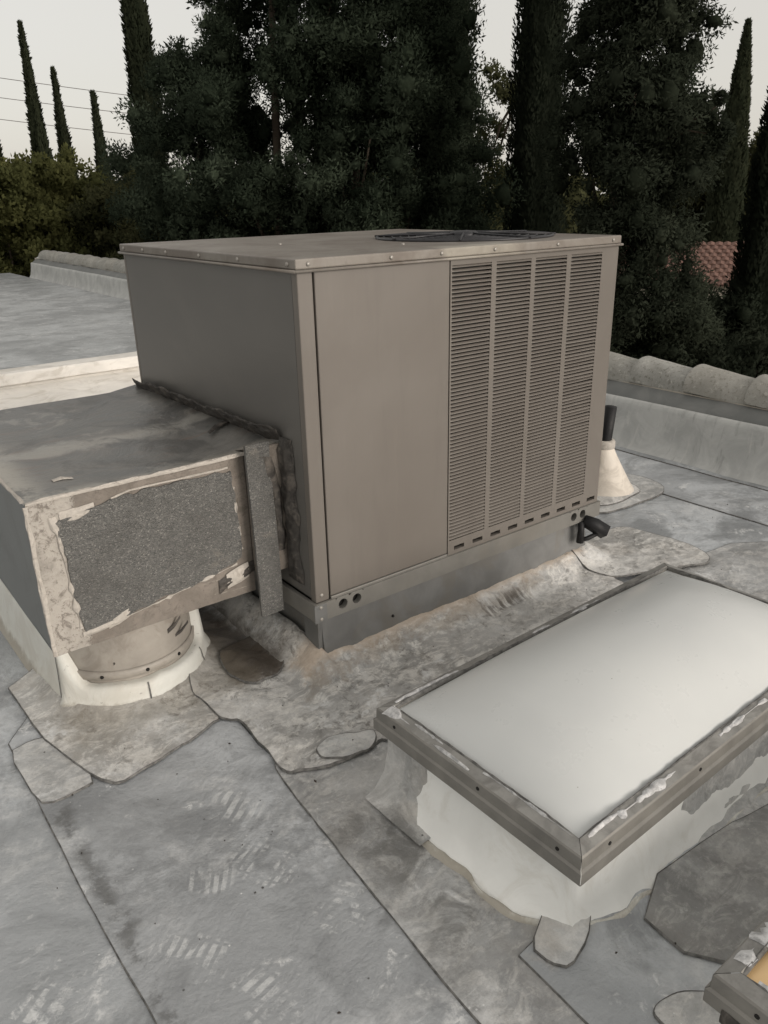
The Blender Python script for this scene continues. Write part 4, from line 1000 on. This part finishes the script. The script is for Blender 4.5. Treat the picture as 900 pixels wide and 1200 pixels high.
# massive dark conifer right of centre, and its side branch
rs = np.random.RandomState(9); cl = []
for i in range(290):
    t = rs.rand(); z = 2.4+t*(h+5.2-2.4); a = rs.rand()*2*math.pi
    env = (.60+.12*(1-t))*(.88+.24*math.sin(z*2.3+1.5*math.cos(a*2)))
    q = env*(.45+.55*rs.rand()**.5); cl.append((q*math.cos(a)-.10+.50*(1-t)**1.3, q*math.sin(a)+.08-.38*(1-t)**1.3, z, rs.uniform(.22, .40)))
bt = clump_tree('conifer_tree', 6.55, 3.95, np.array(cl), 'massive dense dark conifer behind the right end of the air conditioner', 'cedar', 245, .055, .0098, None, [(0,0,-.1),(.03,0,4),(0,.03,9)], droop=.55, tr=.22)
br = MB(); bp = [(.0,-.30,6.10),(.05,-.66,6.18),(.12,-.80,6.26),(.22,-.97,6.20)]
br.tube(bp, [.022,.017,.013,.008], 6); br.build('branch', 'bark', bt, True); br = MB(); br.tube([(.0,-.35,6.02),(.07,-.72,6.13),(.19,-.93,6.08)], [.015,.011,.007], 6); br.build('branch', 'bark', bt, True); br = MB(); br.tube([(.14,-.83,6.24),(.18,-.92,6.34),(.20,-.97,6.44)], [.012,.008,.004], 5)
br.build('branch', 'bark', bt, True)
sp_ = [(.16,-.87,6.22,.07),(.20,-.95,6.18,.09),(.20,-.94,6.08,.08),(.25,-1.02,6.10,.07),(.22,-.98,5.97,.07),(.19,-.95,6.40,.045)]
Ps, Ds = [], []
for (a, b, c_, r_) in sp_:
    n = 380; d = unit(np.random.normal(size=(n, 3))); Ps.append(np.array([a, b, c_])+d*r_*np.random.rand(n, 1)**.5); Ds.append(unit(d+np.random.normal(0, .4, (n, 3))))
leaf_mesh('branch_foliage', np.vstack(Ps), np.vstack(Ds), .05, .010, np.random.rand(n*len(sp_))*.5, 'cedar', bt)
# right side
cypress(35.1, 19.5, 7.9, 1.0, 24000, 'far slender cypress standing alone in the right hand sky gap', None, 'cyp', ln=.2, wd=.04, power=.8)
cypress(8.66, 3.36, 3.5, .46, 25000, 'dark cypress cut off by the right edge of the view', None, 'cypdark', ln=.07, wd=.013, power=.6)
def bush(x, y, z0, z1, wr, n, label, mat, per, ln, wd, seed, group=None, name='shrub', r0=.22, r1=.42, cat='shrub', tr=.06):
    return clump_tree(name, x, y, pine_clumps(n, z0-GZ, z1-GZ, wr, seed, r0, r1, .15), label, mat, per, ln, wd, group, [(0,0,-.1),(.05,0,(z0-GZ)*.6),(0,.05,z1-GZ-.3)], cat, tr=tr)
gB = 'olive green shrubs behind the left parapet'
bush(3.2, 16.6, -1.2, 2.05, 1.25, 150, 'bright olive green shrub at the left edge behind the raised roof', 'olive', 70, .095, .030, 21, gB)
bush(4.7, 17.6, -1.5, 2.35, 1.3, 150, 'olive shrub with bare twigs in front of the pointed cypresses', 'olive', 70, .095, .030, 22, gB)
bush(5.5, 15.6, -1.5, 1.75, 1.2, 150, 'darker olive shrub under the shortest pointed cypress', 'mid', 70, .095, .028, 23, gB)
bush(5.35, 12.9, -1.5, 1.35, 1.05, 150, 'dark green shrub behind the left rear corner of the air conditioner', 'mid', 80, .085, .024, 24, gB)
bush(1.7, 16.0, -.8, .75, .75, 70, 'small light green shrub low at the left edge by the parapet end', 'olive', 75, .09, .03, 25, gB)
gH = 'dark shrubs below the right parapet'
bush(7.6, 2.6, -3, -.25, 1.0, 130, 'low black green shrub behind the right parapet tiles', 'cedar', 85, .065, .012, 31, gH)
bush(8.3, 3.85, -3, .10, .95, 150, 'dark shrub under the far tiled roof', 'cedar', 85, .07, .013, 32, gH)
bush(7.5, 4.75, -3, .15, 1.0, 140, 'dark shrub filling the gap beside the massive conifer', 'cedar', 85, .065, .012, 33, gH)
gF = 'hazy broadleaf trees far behind the right gap'
for i, (x, y, z1, lab) in enumerate(((37.5, 23.5, 4.2, 'dull green tree left of the lone far cypress'), (39.5, 19.5, 3.2, 'dull green tree behind the lone far cypress'), (41.5, 16.2, 3.9, 'dull green tree right of the lone far cypress'))):
    bush(x, y, -3.0, z1, 2.6, 150, lab, 'mid', 12, .26, .05, 41+i, gF, 'broadleaf_tree', .6, 1.0, 'tree', .15)
bush(11.2, 9.9, -1, 3.4, .9, 60, 'loose airy tree showing sky between the two dark cypresses', 'mid', 120, .08, .018, 51, None, 'broadleaf_tree', .22, .42, 'tree', .10)

# distant wood, one mass
rs = np.random.RandomState(5); Ps, Ds, Tn = [], [], []
for i in range(620):
    a = math.radians(rs.uniform(-35, 110)); d_ = rs.uniform(60, 85); r_ = rs.uniform(1.6, 3.0); hgt = rs.uniform(-3.5, 1.2)
    n = 60; d = unit(np.random.normal(size=(n, 3))); Ps.append(np.array([d_*math.sin(a), d_*math.cos(a), hgt])+d*r_); Ds.append(unit(d+np.random.normal(0, .5, (n, 3)))); Tn.append(np.full(n, rs.rand()))
fw_ = leaf_mesh('far_wood', np.vstack(Ps), np.vstack(Ds), .9, .5, np.concatenate(Tn), 'mid', None); tag(fw_, kind='stuff')

# house with a red tiled roof
ho = empty('house', (32.35, 17.55, GZ), 'small far house with red tiled roof seen between dark trees', 'house', None, R(-60))
e0, e1 = 1.9, 3.35      # eave and ridge above ground, local x along the ridge, local y away from the camera
MB().box(-6, 3.0, -2.5, 3.5, 0, e0-.05).build('wall', 'stucco', ho)
rfm = MB()
rfm.addv([(-6.4,-3.0,e0),(3.3,-3.0,e0),(2.2,.5,e1),(-6.4,.5,e1),(3.3,4,e0),(-6.4,4,e0)], [(0,1,2,3),(3,2,4,5),(1,4,2),(0,3,5),(0,5,4,1)])
rf = rfm.build('roof', 'terracotta', ho)
tl = MB(); nr = 11
for j in range(nr):
    v0, v1 = j/nr, (j+1.12)/nr
    y0_, z0_ = -3.02+3.5*v0, e0+.05+(e1-e0)*v0; y1_, z1_ = -3.02+3.5*v1, e0+.015+(e1-e0)*v1
    x = -6.4+(j % 2)*.17
    while x < 3.2-1.05*v0:
        w_ = .33; tl.addv([(x+.01,y0_,z0_),(x+w_*.5,y0_-.01,z0_+.06),(x+w_-.01,y0_,z0_),(x+w_-.01,y1_,z1_),(x+w_*.5,y1_,z1_+.05),(x+.01,y1_,z1_)], [(0,1,4,5),(1,2,3,4),(0,2,1)]); x += w_
to = tl.build('roof_tiles', 'terracotta', rf); to['kind'] = 'stuff'

# three overhead wires on the left
for i, (za, zb2, nm) in enumerate(((8.55, 5.35, 'top'), (7.65, 4.6, 'middle'), (6.75, 3.65, 'lowest'))):
    pts = []
    for t in np.linspace(0, 1, 24):
        x = -2+26*t; y = 45.5-8.5*t
        pts.append((x, y, za+(zb2-za)*t-1.1*4*t*(1-t)*.25))
    tag(MB().tube(pts, .016, 5).build('power_line', 'cable'), {'top': 'uppermost of the three thin wires crossing the left sky', 'middle': 'middle of the three thin wires crossing the left sky', 'lowest': 'lowest of the three thin wires crossing the left sky'}[nm], 'wire', 'overhead wires in the left sky')
